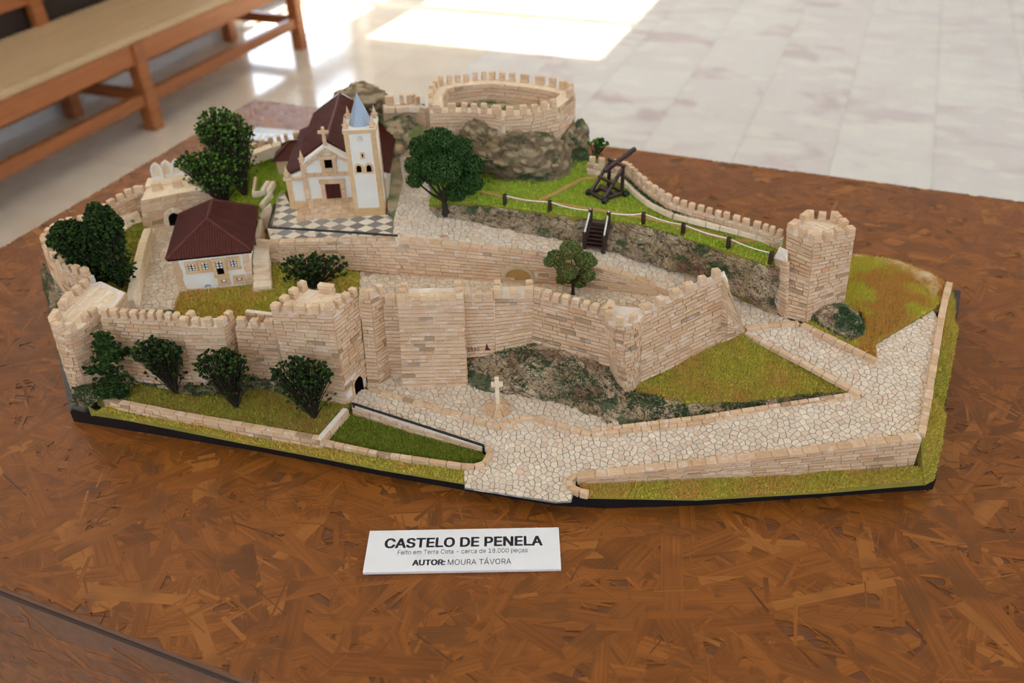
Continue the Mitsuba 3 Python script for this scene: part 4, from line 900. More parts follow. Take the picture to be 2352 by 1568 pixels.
ribbon(k, 'path', on(zlawn, [(1105, 442, .160), (1150, 452, .1605), (1200, 462, .1605), (1260, 467, .161), (1340, 480, .1605), (1480, 502, .159), (1600, 530, .157), (1680, 556, .1565), (1770, 552, .157)]), .0075, 'path_ochre')
ribbon(k, 'path', on(zlawn, [(1240, 463, .161), (1290, 438, .162), (1335, 414, .164), (1380, 408, .165), (1430, 400, .166)]), .0075, 'path_ochre')
# rear right wall with its ledge
RW = [(1351, 372, .178), (1395, 378, .177), (1446, 388, .176), (1466, 408, .174), (1500, 438, .174), (1545, 466, .175), (1600, 483, .175), (1680, 506, .173), (1750, 527, .170), (1800, 546, .168)]
RWp = W(RW)[::-1]
wall('rear_wall', 'curving battlemented rear wall sweeping from the keep to the right tower', RWp, .10, .007, outer=True, inner=True, nm=[3, 3, 4, 3, 3, 3, 3, 2, 2], seed=46, mk=dict(frac=.6, d=.007, h=.0105), blen=.015)
RL = [(1352, 392, .1645), (1420, 405, .164), (1440, 420, .164), (1465, 445, .163), (1500, 472, .163), (1550, 495, .163), (1620, 512, .163), (1700, 532, .162), (1790, 556, .159)]
k = kerb('rear_ledge', 'pale stone ledge along the inside of the rear wall', RL, .013, .0045, .022, 47, cat='ledge', matk='pale_clay', piece='ledge_stone')
ledge_tri = strip_mesh([W([(x, y - 4, z + .004) for x, y, z in RL]), offset_in(W([(x, y - 4, z + .004) for x, y, z in RL]), .004)], 80, 3, .0005, 90, 4)
tufts(k, ledge_tri, 3500, 48, .40, h=.004)
# ------------------------------------------------------------------ left part of the upper castle
k, ls_pg, zls, tri = ground('left_street', [(300, 716, .078), (402, 712, .079), (416, 669, .0865), (400, 600, .0895), (396, 560, .091), (405, 520, .0945), (430, 505, .096), (385, 507, .096), (345, 522, .0945), (338, 560, .091), (322, 620, .085), (308, 670, .081)], 'grout', res=.012, label='narrow cobbled street left of the house')
cobbles(k, ls_pg, zls, .0082, 51)
kerb('street_kerb', 'pale stone bar between the left street and the bush garden', [(303, 705, .083), (311, 665, .087), (322, 615, .091), (333, 570, .095), (345, 535, .098)], .012, .011, .035, 52, matk='pale_clay')
kerb('gutter_kerb', 'thin kerb line along the left street', [(316, 705, .081), (323, 665, .084), (336, 610, .088), (347, 560, .092), (355, 527, .0955)], .004, .003, .012, 53, matk='pale_clay')
k, hl_pg, zhl, tri = ground('house_lawn', [(398, 707, .0805), (415, 668, .087), (520, 660, .0875), (590, 655, .0885), (617, 645, .0895), (624, 602, .0935), (700, 600, .0935), (800, 605, .091), (828, 630, .0885), (820, 740, .086), (700, 740, .084), (560, 760, .081), (430, 750, .079)], 'turf_soil', bumps=.003, label='mossy olive lawn below the white house')
turf(k, tri, 22000, .004, 'grass_olive', 9)
v, f = strip_mesh([W([(618, 563, .112), (680, 570, .110), (750, 580, .105), (812, 600, .096)]), W([(619, 582, .104), (680, 588, .103), (750, 598, .099), (810, 612, .093)]), W([(622, 605, .095), (680, 610, .094), (750, 615, .092), (805, 622, .089)])], 80, 24, .0022, 75, 54, .0016)
obj('terrace_rock', (v, f), 'rock_paper', base, smooth=40, label='creased tan rock bank below the church terrace wall')
k, gd_pg, zgd, tri = ground('bush_garden', [(150, 640, .085), (215, 660, .085), (300, 690, .082), (318, 640, .088), (333, 570, .094), (345, 530, .098), (310, 490, .103), (250, 490, .105), (180, 525, .10), (120, 560, .095), (112, 590, .09)], 'turf_soil', bumps=.004, label='dark soil of the bush garden inside the left wall')
turf(k, tri, 6000, .004, 'grass_dark', 10)
SW = [(338, 438, .138), (308, 443, .134), (285, 454, .131), (265, 466, .128), (244, 481, .126), (225, 497, .125), (204, 509, .125), (178, 513, .125), (153, 517, .125), (130, 526, .125), (116, 537, .125), (104, 549, .125), (96, 560, .125), (104, 577, .125), (115, 590, .125), (127, 604, .125), (146, 622, .125), (165, 629, .126), (184, 634, .127), (205, 638, .128)]
SWp = W(SW)
zb = [.095, .092, .09, .088, .087, .086, .085, .085, .085, .085, .084, .083, .082, .082, .081, .080, .079, .080, .081, .082]
wall('outer_wall', 'long curving battlemented wall round the left rear of the castle', SWp, zb, .008, outer=True, inner=True, nm=[1] * 19, seed=55, mk=dict(frac=.62, d=.0075, h=.0115), blen=.015, flare=.002)
WI = offset_in(SWp, .012)
k = thing('wall_walk', 'pale stepped stone walk inside the left outer wall', 'ledge')
g_ = random.Random(5)
for i in range(1, 12):
    a, b_ = WI[i], WI[i + 1]; d = unit(b_ - a); no = np.cross([0, 0, 1.0], unit([d[0], d[1], 0]))
    for j, (o_, hz) in enumerate(((0.001, .110), (.012, .102))):
        c = (a + b_) / 2 + no * o_; c[2] = hz / 2 + .04
        obj('step_stone', MB().box(c, (np.linalg.norm(b_ - a) * 1.05, .013, hz - .08 + g_.uniform(-.002, .002)), ax=np.array([unit([d[0], d[1], 0]), no, [0, 0, 1.0]]), bev=.001, uv=(g_.random() * .999, .5)), 'pale_clay', k)
v, f = strip_mesh([W([(97, 598, .086), (112, 625, .084), (130, 652, .082), (153, 674, .080), (178, 668, .081), (202, 660, .082)]), W([(94, 618, .060), (108, 652, .055), (128, 690, .050), (150, 710, .050), (185, 705, .055), (210, 690, .06)]), W([(100, 655, .0175), (112, 690, .0175), (118, 740, .0175), (124, 770, .0175), (150, 780, .018), (190, 770, .02)])], 90, 46, .005, 50, 57, .003)
k = obj('cliff_rock', (v, f), 'rock_paper', base, smooth=40, label='steep mossy cliff below the left outer wall'); tufts(k, (v, f), 8000, 58, .52)
# back gate with its balcony of pointed merlons
bg = masonry('back_gate', 'rear gatehouse wall with a dark arched door and pointed merlons', 'castle gate', [
    dict(t=(322, 460, .138), b=(328, 532, .093), f='b'), dict(t=(440, 438, .145), b=(446, 505, .096), f='b'), dict(t=(500, 436, .145), b=(505, 500, .097), f=''), dict(t=(490, 408, .145), b=.09, f=''), dict(t=(340, 422, .140), b=.09, f='')], seed=59, bh=.0072, blen=.020, mat_core='pale_clay')[0]
bo = at(408, 516, .0935); bdx = unit(at(440, 505, .096) - at(380, 512, .0955)); bdx[2] = 0; bdx = unit(bdx); bup = np.array([0, 0, 1.0]); bn = np.cross(bdx, bup)
obj('door_opening', arch_plate(bo + bn * .004, bdx, bup, bn, arch_ring(.0095, .0225), -.004, .0012), 'black_void', bg, label='dark arched doorway')
arch_stones(bg, bo + bn * .004, bdx, bup, bn, .0095, .0225, .0165, .0300, 9, .0024, 'pale_clay', seed=60)
for i, (x, y) in enumerate(((357, 420), (405, 415), (441, 411))):
    p = at(x, y, .152); obj('merlon', MB().box(p - [0, 0, .006], (.013, .008, .013), math.atan2(bdx[1], bdx[0]), bev=.0006, uv=(.5, .5)), 'brick_clay', bg)
for i, (x, y) in enumerate(((357, 400), (380, 394), (404, 391), (427, 388))):
    p = at(x, y, .152); w, h = .0085, .021
    ring = [(-w, -.008), (w, -.008), (w, h * .55), (w * .75, h * .75), (0, h), (-w * .75, h * .75), (-w, h * .55)]
    inn = [(-w * .62, 0), (w * .62, 0), (w * .62, h * .52), (0, h * .82), (-w * .62, h * .52)]
    o = p + np.array([0, .004, -.004])
    mk_ = obj('pointed_merlon', arch_plate(o, bdx, bup, bn, ring, -.002, .001), 'pale_clay', bg)
    v_, f_, u_ = MB().prism(sg.Polygon(ring).difference(sg.Polygon(inn)), .0008, .0028).get()
    obj('rim', (o + v_[:, :1] * bdx + v_[:, 1:2] * bup + v_[:, 2:] * bn, f_, u_), 'plaster_white', mk_)
p = at(392, 425, .139); obj('balcony', MB().box(p + np.array([.0, .012, 0]), (.085, .03, .008), math.atan2(bdx[1], bdx[0]), bev=.001), 'pale_clay', bg)
wall('back_wall', 'battlemented wall behind the garden left of the church', W([(700, 316, .162), (668, 322, .160), (634, 329, .158), (592, 338, .155), (540, 368, .150), (470, 415, .146)]), .10, .008, outer=False, inner=True, nm=[1, 2, 2, 2, 3], seed=61, mk=dict(frac=.55, h=.012), blen=.016)
k, bgd_pg, zbgd, tri = ground('back_garden', [(440, 450, .118), (500, 425, .130), (585, 372, .146), (650, 355, .150), (672, 420, .140), (655, 440, .134), (632, 470, .131), (600, 470, .126), (598, 505, .120), (560, 520, .108), (480, 500, .104)], 'turf_soil', bumps=.003, label='bright mossy garden between the back wall and the church')
turf(k, tri, 15000, .004, 'grass_green', 11)
k = kerb('garden_ledge', 'pale stone ledge below the back wall left of the church', [(578, 372, .154), (600, 360, .157), (630, 352, .159), (650, 348, .160)], .016, .014, .03, 62, cat='ledge', matk='pale_clay', piece='ledge_stone')

# ------------------------------------------------------------------ church
def frame(O, X):
    o, x = at(*O), at(*X); ex = x - o; ex[2] = 0; ex = unit(ex)
    return o, ex, np.array([-ex[1], ex[0], 0.0])
CO = at(670, 477, .136); _, cex, cey = frame((816, 497, .135), (883, 494, .135))
def L2W(F, p):
    p = np.asarray(p, float); o, ex, ey = F
    return np.column_stack([np.zeros((len(np.atleast_2d(p)), 2)), np.atleast_2d(p)[:, 2]]) + np.r_[o[:2], 0] + np.atleast_2d(p)[:, :1] * ex + np.atleast_2d(p)[:, 1:2] * ey
CF = (CO, cex, cey)
def lmesh(F, m): v, f, u = m.get(); return L2W(F, v), f, u
def lbox(F, name, lo, hi, m, parent, bev=0.0003, uv=None, **kw):
    lo, hi = np.array(lo, float), np.array(hi, float)
    return obj(name, lmesh(F, MB().box((lo + hi) / 2, hi - lo, bev=bev, uv=uv or (R() * .999, .5))), m, parent, **kw)
def lprof(F, name, prof, y0, y1, m, parent, uv=(.5, .5), **kw):
    """A profile in x, z pushed along y."""
    v, f, u = MB().prism(sg.Polygon(prof), y0, y1, uv).get()
    return obj(name, (L2W(F, v[:, [0, 2, 1]]), f[:, ::-1], u), m, parent, **kw)
ch = thing('church', 'small white church with red roofs, ochre trim and a bell tower', 'church')
lprof(CF, 'nave', [(.0235, .128), (.0975, .128), (.0975, .200), (.0605, .2235), (.0235, .200)], .001, .178, 'plaster_white', ch)
lprof(CF, 'aisle', [(0, .128), (.0237, .128), (.0237, .189), (0, .1805)], .001, .166, 'plaster_white', ch)
lprof(CF, 'aisle', [(.0973, .128), (.137, .128), (.137, .172), (.0973, .189)], .006, .186, 'plaster_white', ch)
def roof_slab(name, a, b, y0, y1, th=.0022, ridges=True, n=None, lab=None):
    """A tiled slope from eave a (x, z) to ridge b, with rib rows down the slope."""
    a, b = np.array(a), np.array(b); d = unit(b - a); no = np.array([-d[1], d[0]]); no = no if no[1] > 0 else -no
    k_ = lprof(CF, name, [tuple(a - no * .0002), tuple(b - no * .0002), tuple(b + no * th), tuple(a + no * th)], y0, y1, 'roof_red', ch, label=lab)
    ribs = MB(); nn = n or int((y1 - y0) / .0033)
    for i in range(nn):
        yy = y0 + (i + .5) * (y1 - y0) / nn; w = (y1 - y0) / nn * .28
        q = [np.r_[a[0], yy - w, a[1]], np.r_[a[0], yy + w, a[1]], np.r_[b[0], yy + w, b[1]], np.r_[b[0], yy - w, b[1]]]
        off = np.array([no[0], 0, no[1]])
        v8 = np.array([x + off * (th - .0004) for x in q] + [x + off * (th + .0007) for x in q])
        if a[0] > b[0]: v8 = v8[[3, 2, 1, 0, 7, 6, 5, 4]]
        ribs.hexa(v8[[0, 3, 2, 1, 4, 7, 6, 5]], (g_.random() * .999, .5))
    obj('tile_ribs', lmesh(CF, ribs), 'roof_red', k_, kind='stuff')
    return k_
roof_slab('roof_slope', (.0175, .2005), (.0605, .2285), .010, .188); roof_slab('roof_slope', (.1035, .2005), (.0605, .2285), .010, .188)
roof_slab('aisle_roof', (-.004, .1805), (.0245, .1925), .008, .170); roof_slab('aisle_roof', (.141, .1720), (.0965, .1915), .022, .190)
obj('ridge_tiles', lmesh(CF, MB().tube([(.0605, .009, .2300), (.0605, .189, .2300)], .0026, 8, (.9, .5))), 'roof_red', ch, smooth=40)
lprof(CF, 'gable_edge', [(.0165, .1995), (.0605, .2282), (.1045, .1995), (.1045, .2035), (.0605, .2325), (.0165, .2035)], .187, .190, 'plaster_white', ch)
# lean-to with the hipped roof on the left
lbox(CF, 'side_room', (-.034, .100, .128), (.002, .147, .1655), 'ochre_trim', ch)
hv = np.array([(-.039, .096, .1645), (.004, .096, .1645), (.004, .151, .1645), (-.039, .151, .1645), (-.013, .1235, .184), (.004, .1235, .184)]) 
hf = np.array([[0, 1, 5], [0, 5, 4], [3, 4, 5], [3, 5, 2], [0, 4, 3], [1, 2, 5], [0, 3, 2], [0, 2, 1]])
obj('side_roof', (L2W(CF, hv), hf, np.full((6, 2), .4)), 'roof_red', ch)
obj('hip_tiles', lmesh(CF, MB().tube([(-.039, .096, .1655), (-.013, .1235, .1850), (.004, .1235, .1850)], .0014, 6, (.9, .5)).tube([(-.039, .151, .1655), (-.013, .1235, .185)], .0014, 6, (.9, .5))), 'roof_red', ch)
# facade trim
FY0 = -.0022
def trim(name, lo, hi, m='ochre_trim', **kw): return lbox(CF, name, lo, hi, m, ch, **kw)
trim('plinth', (-.001, FY0 - .001, .130), (.0225, .002, .1455))
trim('corner_pilaster', (-.001, FY0, .1455), (.0055, .002, .178))
for z0, z1, in ((.134, .150), (.150, .165), (.165, .180), (.180, .1875), (.1875, .2020)): trim('pilaster_stone', (.0225, FY0 - .0008, z0 + .0002), (.0285, .002, z1), 'brick_clay', uv=(g_.random() * .9, .5))
for i in range(6):
    x0 = .0285 + i * .0108; trim('band_stone', (x0, FY0, .1820), (x0 + .0104, .002, .1872), 'brick_clay', uv=(g_.random() * .9, .5))
for i in range(2): trim('band_stone', (-.004 + i * .0137, FY0 - .001, .1785), (.0093 + i * .0137, .003, .1825), 'brick_clay', uv=(g_.random() * .9, .5))
for s, x0, x1 in ((1, .0255, .0605), (-1, .0955, .0605)):
    for i in range(5):
        t0, t1 = i / 5 + .005, (i + 1) / 5 - .005
        a, b_ = np.array([x0 + (x1 - x0) * t0, .2000 + .0235 * t0]), np.array([x0 + (x1 - x0) * t1, .2000 + .0235 * t1])
        q = [tuple(a + [0, -.0045]), tuple(b_ + [0, -.0045]), tuple(b_ + [0, .0008]), tuple(a + [0, .0008])]
        lprof(CF, 'gable_stone', q, FY0 - .0006, .002, 'brick_clay', ch, uv=(g_.random() * .9, .5))
    q = [(x0, .2012), (x1, .2247), (x1, .2285), (x0, .2050)]
    lprof(CF, 'gable_coping', q, FY0 - .001, .008, 'plaster_white', ch)
dx0 = .0622
trim('door', (dx0 - .0105, -.0006, .1475), (dx0 + .0105, .0010, .1705), 'door_red', label='dark red double door')
trim('door_seam', (dx0 - .0003, -.0009, .1475), (dx0 + .0003, .0009, .1700), 'black_void')
for s in (-1, 1):
    for i in range(3): trim('door_jamb_stone', (dx0 + s * .0135 - .003, FY0, .1475 + i * .0078), (dx0 + s * .0135 + .003, .002, .1551 + i * .0078), 'brick_clay', uv=(g_.random() * .9, .5))
for i in range(3): trim('door_lintel_stone', (dx0 - .0180 + i * .0121, FY0 - .0005, .1710), (dx0 - .0062 + i * .0121, .002, .1768), 'brick_clay', uv=(.2 + .3 * i, .5))
wx = .0612
trim('window', (wx - .0052, -.0006, .1945), (wx + .0052, .001, .2065), 'black_void', label='dark square window')
for s in (-1, 1): trim('window_jamb_stone', (wx + s * .0078 - .0026, FY0, .1875), (wx + s * .0078 + .0026, .002, .2070), 'brick_clay', uv=(g_.random(), .5))
trim('window_lintel_stone', (wx - .0115, FY0 - .0005, .2070), (wx + .0115, .002, .2120), 'brick_clay'); trim('window_sill_stone', (wx - .0052, FY0, .1875), (wx + .0052, .002, .1942), 'brick_clay')
# steps
for z0, z1, y0, xa, xb in ((.130, .1375, -.036, .012, .0930), (.1375, .1415, -.0275, .0200, .0930), (.1415, .1455, -.0185, .0270, .0930), (.1455, .1480, -.0095, .0245, .0930)):
    n = 7
    for i in range(n):
        a, b_ = xa + (xb - xa) * i / n, xa + (xb - xa) * (i + 1) / n
        lbox(CF, 'step_stone', (a + .0002, y0, z0 - .002), (b_ - .0002, .001, z1 + g_.uniform(-.0003, .0003)), 'brick_clay', ch, uv=(g_.random() * .9, .1 + .8 * g_.random()))
def spike(parent, c, r, h, m='brick_clay', name='pinnacle'):
    b = MB(); x, y, z = c
    b.box((x, y, z + .0015), (r * 2.2, r * 2.2, .003), bev=.0004, uv=(.4, .5))
    v = [(x - r, y - r, z + .003), (x + r, y - r, z + .003), (x + r, y + r, z + .003), (x - r, y + r, z + .003), (x, y, z + h)]
    b.add(v, [[0, 1, 4], [1, 2, 4], [2, 3, 4], [3, 0, 4], [0, 3, 2], [0, 2, 1]], (.4, .5))
    for sx in (-1, 1): b.add(*[np.array(q) for q in (lambda s_: (s_.vertices * (r * .55) + [x + sx * r * 1.1, y, z + .005], s_.faces))(ICO0)], (.4, .5))
    return obj(name, lmesh(CF, b), m, parent)
ICO0 = trimesh.creation.icosphere(subdivisions=1)
spike(ch, (.0015, 0, .1830), .0030, .018); spike(ch, (.0255, 0, .2040), .0032, .019)
cb = MB(); cx_ = .0605
cb.box((cx_, 0, .2315), (.0050, .0040, .016), bev=.0005).box((cx_, 0, .2450), (.0042, .0040, .017), bev=.0005).box((cx_, 0, .2460), (.0150, .0038, .0042), bev=.0005)
obj('gable_cross', lmesh(CF, cb), 'brick_clay', ch)
# bell tower
TX = (.0935, .1335); TYY = (-.0335, .0065)
tw = newkey('bell_tower', ch)
labels[tw] = {'label': 'white bell tower with ochre edges and a blue-grey spire'}
lbox(CF, 'shaft', (TX[0], TYY[0], .128), (TX[1], TYY[1], .258), 'plaster_white', tw)
lbox(CF, 'plinth', (TX[0] - .001, TYY[0] - .001, .127), (TX[1] + .001, TYY[1] + .001, .1475), 'ochre_trim', tw)
for sx in (0, 1):
    for sy in (0, 1): lbox(CF, 'corner_strip', (TX[sx] - .0009 - (.0045 if sx else 0), TYY[sy] - .0009 - (.0045 if sy else 0), .1475), (TX[sx] + .0009 + (0 if sx else .0045), TYY[sy] + .0009 + (0 if sy else .0045), .2575), 'ochre_trim', tw)
lbox(CF, 'cornice', (TX[0] - .0022, TYY[0] - .0022, .2560), (TX[1] + .0022, TYY[1] + .0022, .2605), 'ochre_trim', tw)
lbox(CF, 'roof_deck', (TX[0] - .0018, TYY[0] - .0018, .2605), (TX[1] + .0018, TYY[1] + .0018, .2620), 'plaster_white', tw)
mx, my = sum(TX) / 2, sum(TYY) / 2; ang = np.arange(8) * math.pi / 4 + math.pi / 8
sv = np.array([(mx + .0165 * math.cos(a), my + .0165 * math.sin(a), .2620) for a in ang] + [(mx, my, .3040), (mx, my, .2620)])
sf = np.array([[i, (i + 1) % 8, 8] for i in range(8)] + [[(i + 1) % 8, i, 9] for i in range(8)])
obj('spire', (L2W(CF, sv), sf), 'slate_blue', tw, label='blue-grey pointed spire')
for sx in (0, 1):
    for sy in (0, 1): spike(tw, (TX[sx] + (.0025 if sx == 0 else -.0025), TYY[sy] + (.0025 if sy == 0 else -.0025), .2620), .0030, .0185)
def tface(name, ring, d0, d1, m, parent=tw, uv=(.4, .5), **kw):
    v, f, u = MB().prism(ring if isinstance(ring, sg.Polygon) else sg.Polygon(ring), d0, d1, uv).get()
    return obj(name, (L2W(CF, np.column_stack([v[:, 0], TYY[0] - v[:, 2], v[:, 1]])), f, u), m, parent, **kw)
for xx in (.1068, .1202):
    a = [(xx + x, .2010 + z) for x, z in arch_ring(.0034, .0100)]; b_ = [(xx + x, .1990 + z) for x, z in arch_ring(.0060, .0148)]
    tface('belfry_frame', sg.Polygon(b_).difference(sg.Polygon(a)), -.0005, .0012, 'ochre_trim')
    tface('belfry_opening', a, -.0005, .0004, 'black_void', label='dark belfry arch')
tface('slit_frame', sg.box(.1110, .2200, .1165, .2290).difference(sg.box(.1128, .2222, .1147, .2268)), -.0005, .001, 'ochre_trim')
tface('slit', sg.box(.1127, .2221, .1148, .2269), -.0005, .0004, 'black_void')
ck = tface('clock', sg.Point(.1132, .2480).buffer(.0036, 12), -.0005, .0007, 'frame_grey', label='small round grey clock face')
tface('dial', sg.Point(.1132, .2480).buffer(.0029, 12), .0005, .0009, 'plaster_white', ck)
tface('hands', sg.box(.1129, .2478, .1135, .2502).union(sg.box(.1129, .2477, .1148, .2483)), .0008, .0011, 'black_void', ck)
# grey gutter path and earth bank on the church's right
k = obj('gutter', lmesh(CF, MB().box((.1425, .055, .134), (.009, .12, .012))), 'grey_stone', base, label='grey gutter strip right of the church')

# ------------------------------------------------------------------ checkered terrace before the church
TP = [(620, 548, .1250), (700, 552, .1270), (800, 553, .1300), (908, 556, .1325), (903, 500, .1345), (890, 494, .1350), (720, 495, .1345), (672, 480, .1345), (650, 437, .1345), (640, 440, .1340), (634, 475, .1320), (626, 520, .1280)]
k, tp_pg, ztp, tri = ground('terrace', TP, 'mortar', label='terrace of dark and pale checkered diamond tiles')
g_ = random.Random(9); side = .0152
a45 = cex * math.cos(.62) + cey * math.sin(.62); b45 = -cex * math.cos(.62) + cey * math.sin(.62)
steps_pg = sg.Polygon(L2W(CF, [(.0118, -.0365, 0), (.0937, -.0365, 0), (.0937, .2, 0), (.0118, .2, 0)])[:, :2])
o_ = at(760, 520, .13)
for i in range(-14, 15):
    for j in range(-14, 15):
        c = o_ + (a45 * i + b45 * j) * side
        q = sg.Polygon([(c + (a45 * s + b45 * t) * side * .485)[:2] for s, t in ((-1, -1), (1, -1), (1, 1), (-1, 1))]).intersection(tp_pg.buffer(-.001)).difference(steps_pg)
        if q.is_empty or q.geom_type != 'Polygon' or q.area < 2e-5: continue
        obj('paving_tile', MB().prism(q, lambda xy: ztp(xy) - .001, lambda xy: ztp(xy) + .0012, (g_.random() * .999, .5)), 'tile_dark' if (i + j) % 2 else 'tile_pale', k)
tr = thing('terrace_railing', 'thin black rail on little stone posts along the church terrace', 'railing')
obj('handrail', MB().tube([at(617, 522, .1360), at(719, 528, .1385), at(812, 534, .1405), at(913, 541, .1415)], .0015, 6), 'black_paint', tr, smooth=40)
obj('handrail', MB().tube([at(617, 522, .1360), at(630, 468, .1400)], .0013, 6), 'black_paint', tr, smooth=40)
for x, y, z in ((619, 523, .1360), (719, 529, .1385), (812, 535, .1405), (912, 541, .1415)):
    p = at(x, y, z); z0 = .1215 if x < 650 else .126
    obj('post', MB().box((p[0], p[1] + .001, (z0 + p[2] - .001) / 2), (.0055, .0055, p[2] - .001 - z0), bev=.0005, uv=(R() * .9, .5)), 'pale_clay', tr)

# ------------------------------------------------------------------ the white house
HO, hex_, hey = frame((416, 671, .086), (583, 650, .088)); HF = (HO, hex_, hey); HW, HD = .0946, .116
k, ug_pg, zug, tri = ground('house_terrace', None, 'turf_soil', raw=np.vstack([L2W(HF, [(-.004, -.004, .084), (HW + .004, -.004, .086), (HW + .03, .02, .092), (HW + .03, HD + .03, .10), (-.004, HD + .03, .098), (-.006, .03, .09)])]), label='ground under the white house')
ho = thing('house', 'white two-storey house with a hipped dark red roof and ochre window frames', 'house')
def hbox(name, lo, hi, m, parent=ho, bev=.0003, **kw): return lbox(HF, name, lo, hi, m, parent, bev, **kw)
hbox('walls', (0, 0, .080), (HW, HD - .003, .1385), 'plaster_white')
for i, (z0, z1) in enumerate(((.082, .0955), (.0955, .108), (.108, .1215), (.1215, .1365))):
    for x0, x1 in ((-.0008, .0085 - (i % 2) * .0012), (HW - .0080 + (i % 2) * .0015, HW + .0008)): hbox('corner_stone', (x0, -.0009, z0 + .0002), (x1, .006, z1), 'brick_clay', uv=(g_.random() * .9, .5))
    hbox('corner_stone', (HW - .004, HD - .012, z0 + .0002), (HW + .0008, HD - .002, z1), 'brick_clay', uv=(g_.random() * .9, .5))
E_Z, E0, E1 = .1372, -.0055, .0058
ev = [(-.0055, -.0035), (HW + .0065, -.0035), (HW + .0065, HD + .006), (-.0055, HD + .006)]
ap = [(.0480, .0360, .1690), (.0500, .0900, .1690)]
rv = np.array([(x, y, E_Z) for x, y in ev] + ap + [(x, y, E_Z - .0022) for x, y in ev])
slopes = {'roof_front': [0, 1, 4], 'roof_right': [1, 2, 5, 4], 'roof_back': [2, 3, 5], 'roof_left': [3, 0, 4, 5]}
hbox('eave_board', (-.0052, -.0032, E_Z - .0022), (HW + .0062, HD + .0057, E_Z - .0001), 'black_void')
for nm, q in slopes.items():
    P = rv[q]; n = unit(np.cross(P[1] - P[0], P[2] - P[1])); b = MB(); th = .0020
    m_ = len(P); idx = np.arange(m_); nx = (idx + 1) % m_
    f = [[a + m_, a + m_ + 1, m_] for a in range(1, m_ - 1)]
    f = [[m_, m_ + a, m_ + a + 1] for a in range(1, m_ - 1)] + [[0, a + 1, a] for a in range(1, m_ - 1)] + [x for i in range(m_) for x in ([i, (i + 1) % m_, (i + 1) % m_ + m_], [i, (i + 1) % m_ + m_, i + m_])]
    v = np.vstack([P - n * .0012, P + n * th])
    rk = obj(nm, (L2W(HF, v), np.array(f), np.full((len(v), 2), .4)), 'roof_red', ho)
    # ribs of roof tiles running down the slope
    e0, e1 = P[0], P[1]; ed = unit(e1 - e0); Ln = np.linalg.norm(e1 - e0); dn = np.cross(n, ed); poly = sg.Polygon([((p - e0) @ ed, (p - e0) @ dn) for p in P])
    ribs = MB(); nr = int(Ln / .0033)
    for i in range(nr):
        u0 = (i + .5) * Ln / nr; w = .0009
        inter = poly.intersection(sg.LineString([(u0, -.01), (u0, .2)]))
        if inter.is_empty or inter.geom_type != 'LineString': continue
        (a0, b0), (a1, b1) = inter.coords[0], inter.coords[-1]; b0, b1 = min(b0, b1), max(b0, b1)
        if b1 - b0 < .002: continue
        B_ = lambda s, t, h: e0 + ed * s + dn * t + n * h
        ribs.hexa([B_(u0 - w, b0 - .0008, th - .0004), B_(u0 + w, b0 - .0008, th - .0004), B_(u0 + w, b1, th - .0004), B_(u0 - w, b1, th - .0004), B_(u0 - w * .6, b0 - .0008, th + .0010), B_(u0 + w * .6, b0 - .0008, th + .0010), B_(u0 + w * .6, b1, th + .0010), B_(u0 - w * .6, b1, th + .0010)], (.3 + .5 * g_.random(), .5))
    obj('tile_ribs', lmesh(HF, ribs), 'roof_red', rk, kind='stuff')
up2 = np.array([0, 0, .0022])
for a, b_ in ((0, 4), (1, 4), (2, 5), (3, 5), (4, 5)):
    obj('hip_tiles', lmesh(HF, MB().tube([rv[a] + up2, rv[b_] + up2], .0022, 8, (.95, .5))), 'roof_red', ho, smooth=40)
def window(x0, x1, z0, z1, fw, cols, rows, door=False):
    k_ = newkey('door' if door else 'window', ho)
    for q in ((x0 - fw, x1 + fw, z1, z1 + fw), (x0 - fw - .0006, x1 + fw + .0006, z0 - fw, z0), (x0 - fw, x0, z0, z1), (x1, x1 + fw, z0, z1)):
        hbox('frame', (q[0], -.0022, q[2]), (q[1], .001, q[3]), 'ochre_trim', k_, uv=(g_.random() * .9, .5))
    hbox('sash', (x0, -.0004, z0), (x1, .0008, z1), 'black_void', k_)
    zb_ = z0 + (z1 - z0) * .42 if door else z0
    dx, dz = (x1 - x0) / cols, (z1 - zb_) / rows
    for i in range(cols):
        for j in range(rows): hbox('pane', (x0 + i * dx + dx * .17, -.0007, zb_ + j * dz + dz * .16), (x0 + (i + 1) * dx - dx * .17, -.0003, zb_ + (j + 1) * dz - dz * .16), 'card_white', k_, bev=0)
window(.0175, .0260, .1165, .1270, .0038, 2, 3); window(.0345, .0425, .1165, .1270, .0038, 2, 3); window(.0710, .0795, .1165, .1275, .0038, 2, 3)
window(.0520, .0610, .1070, .1270, .0042, 2, 3, True); window(.0545, .0610, .0945, .0992, .0042, 1, 1); window(.0745, .0810, .0945, .0992, .0042, 1, 1)
hs = thing('hose_ring', 'tiny blue ring against the house wall', 'hose')
a_ = np.linspace(0, math.pi, 10); obj('ring', MB().tube(L2W(HF, np.column_stack([.036 + .0035 * np.cos(a_), np.full(10, -.0016), .0905 + .003 * np.sin(a_)])), .0006, 5), 'blue_hose', hs, smooth=40)
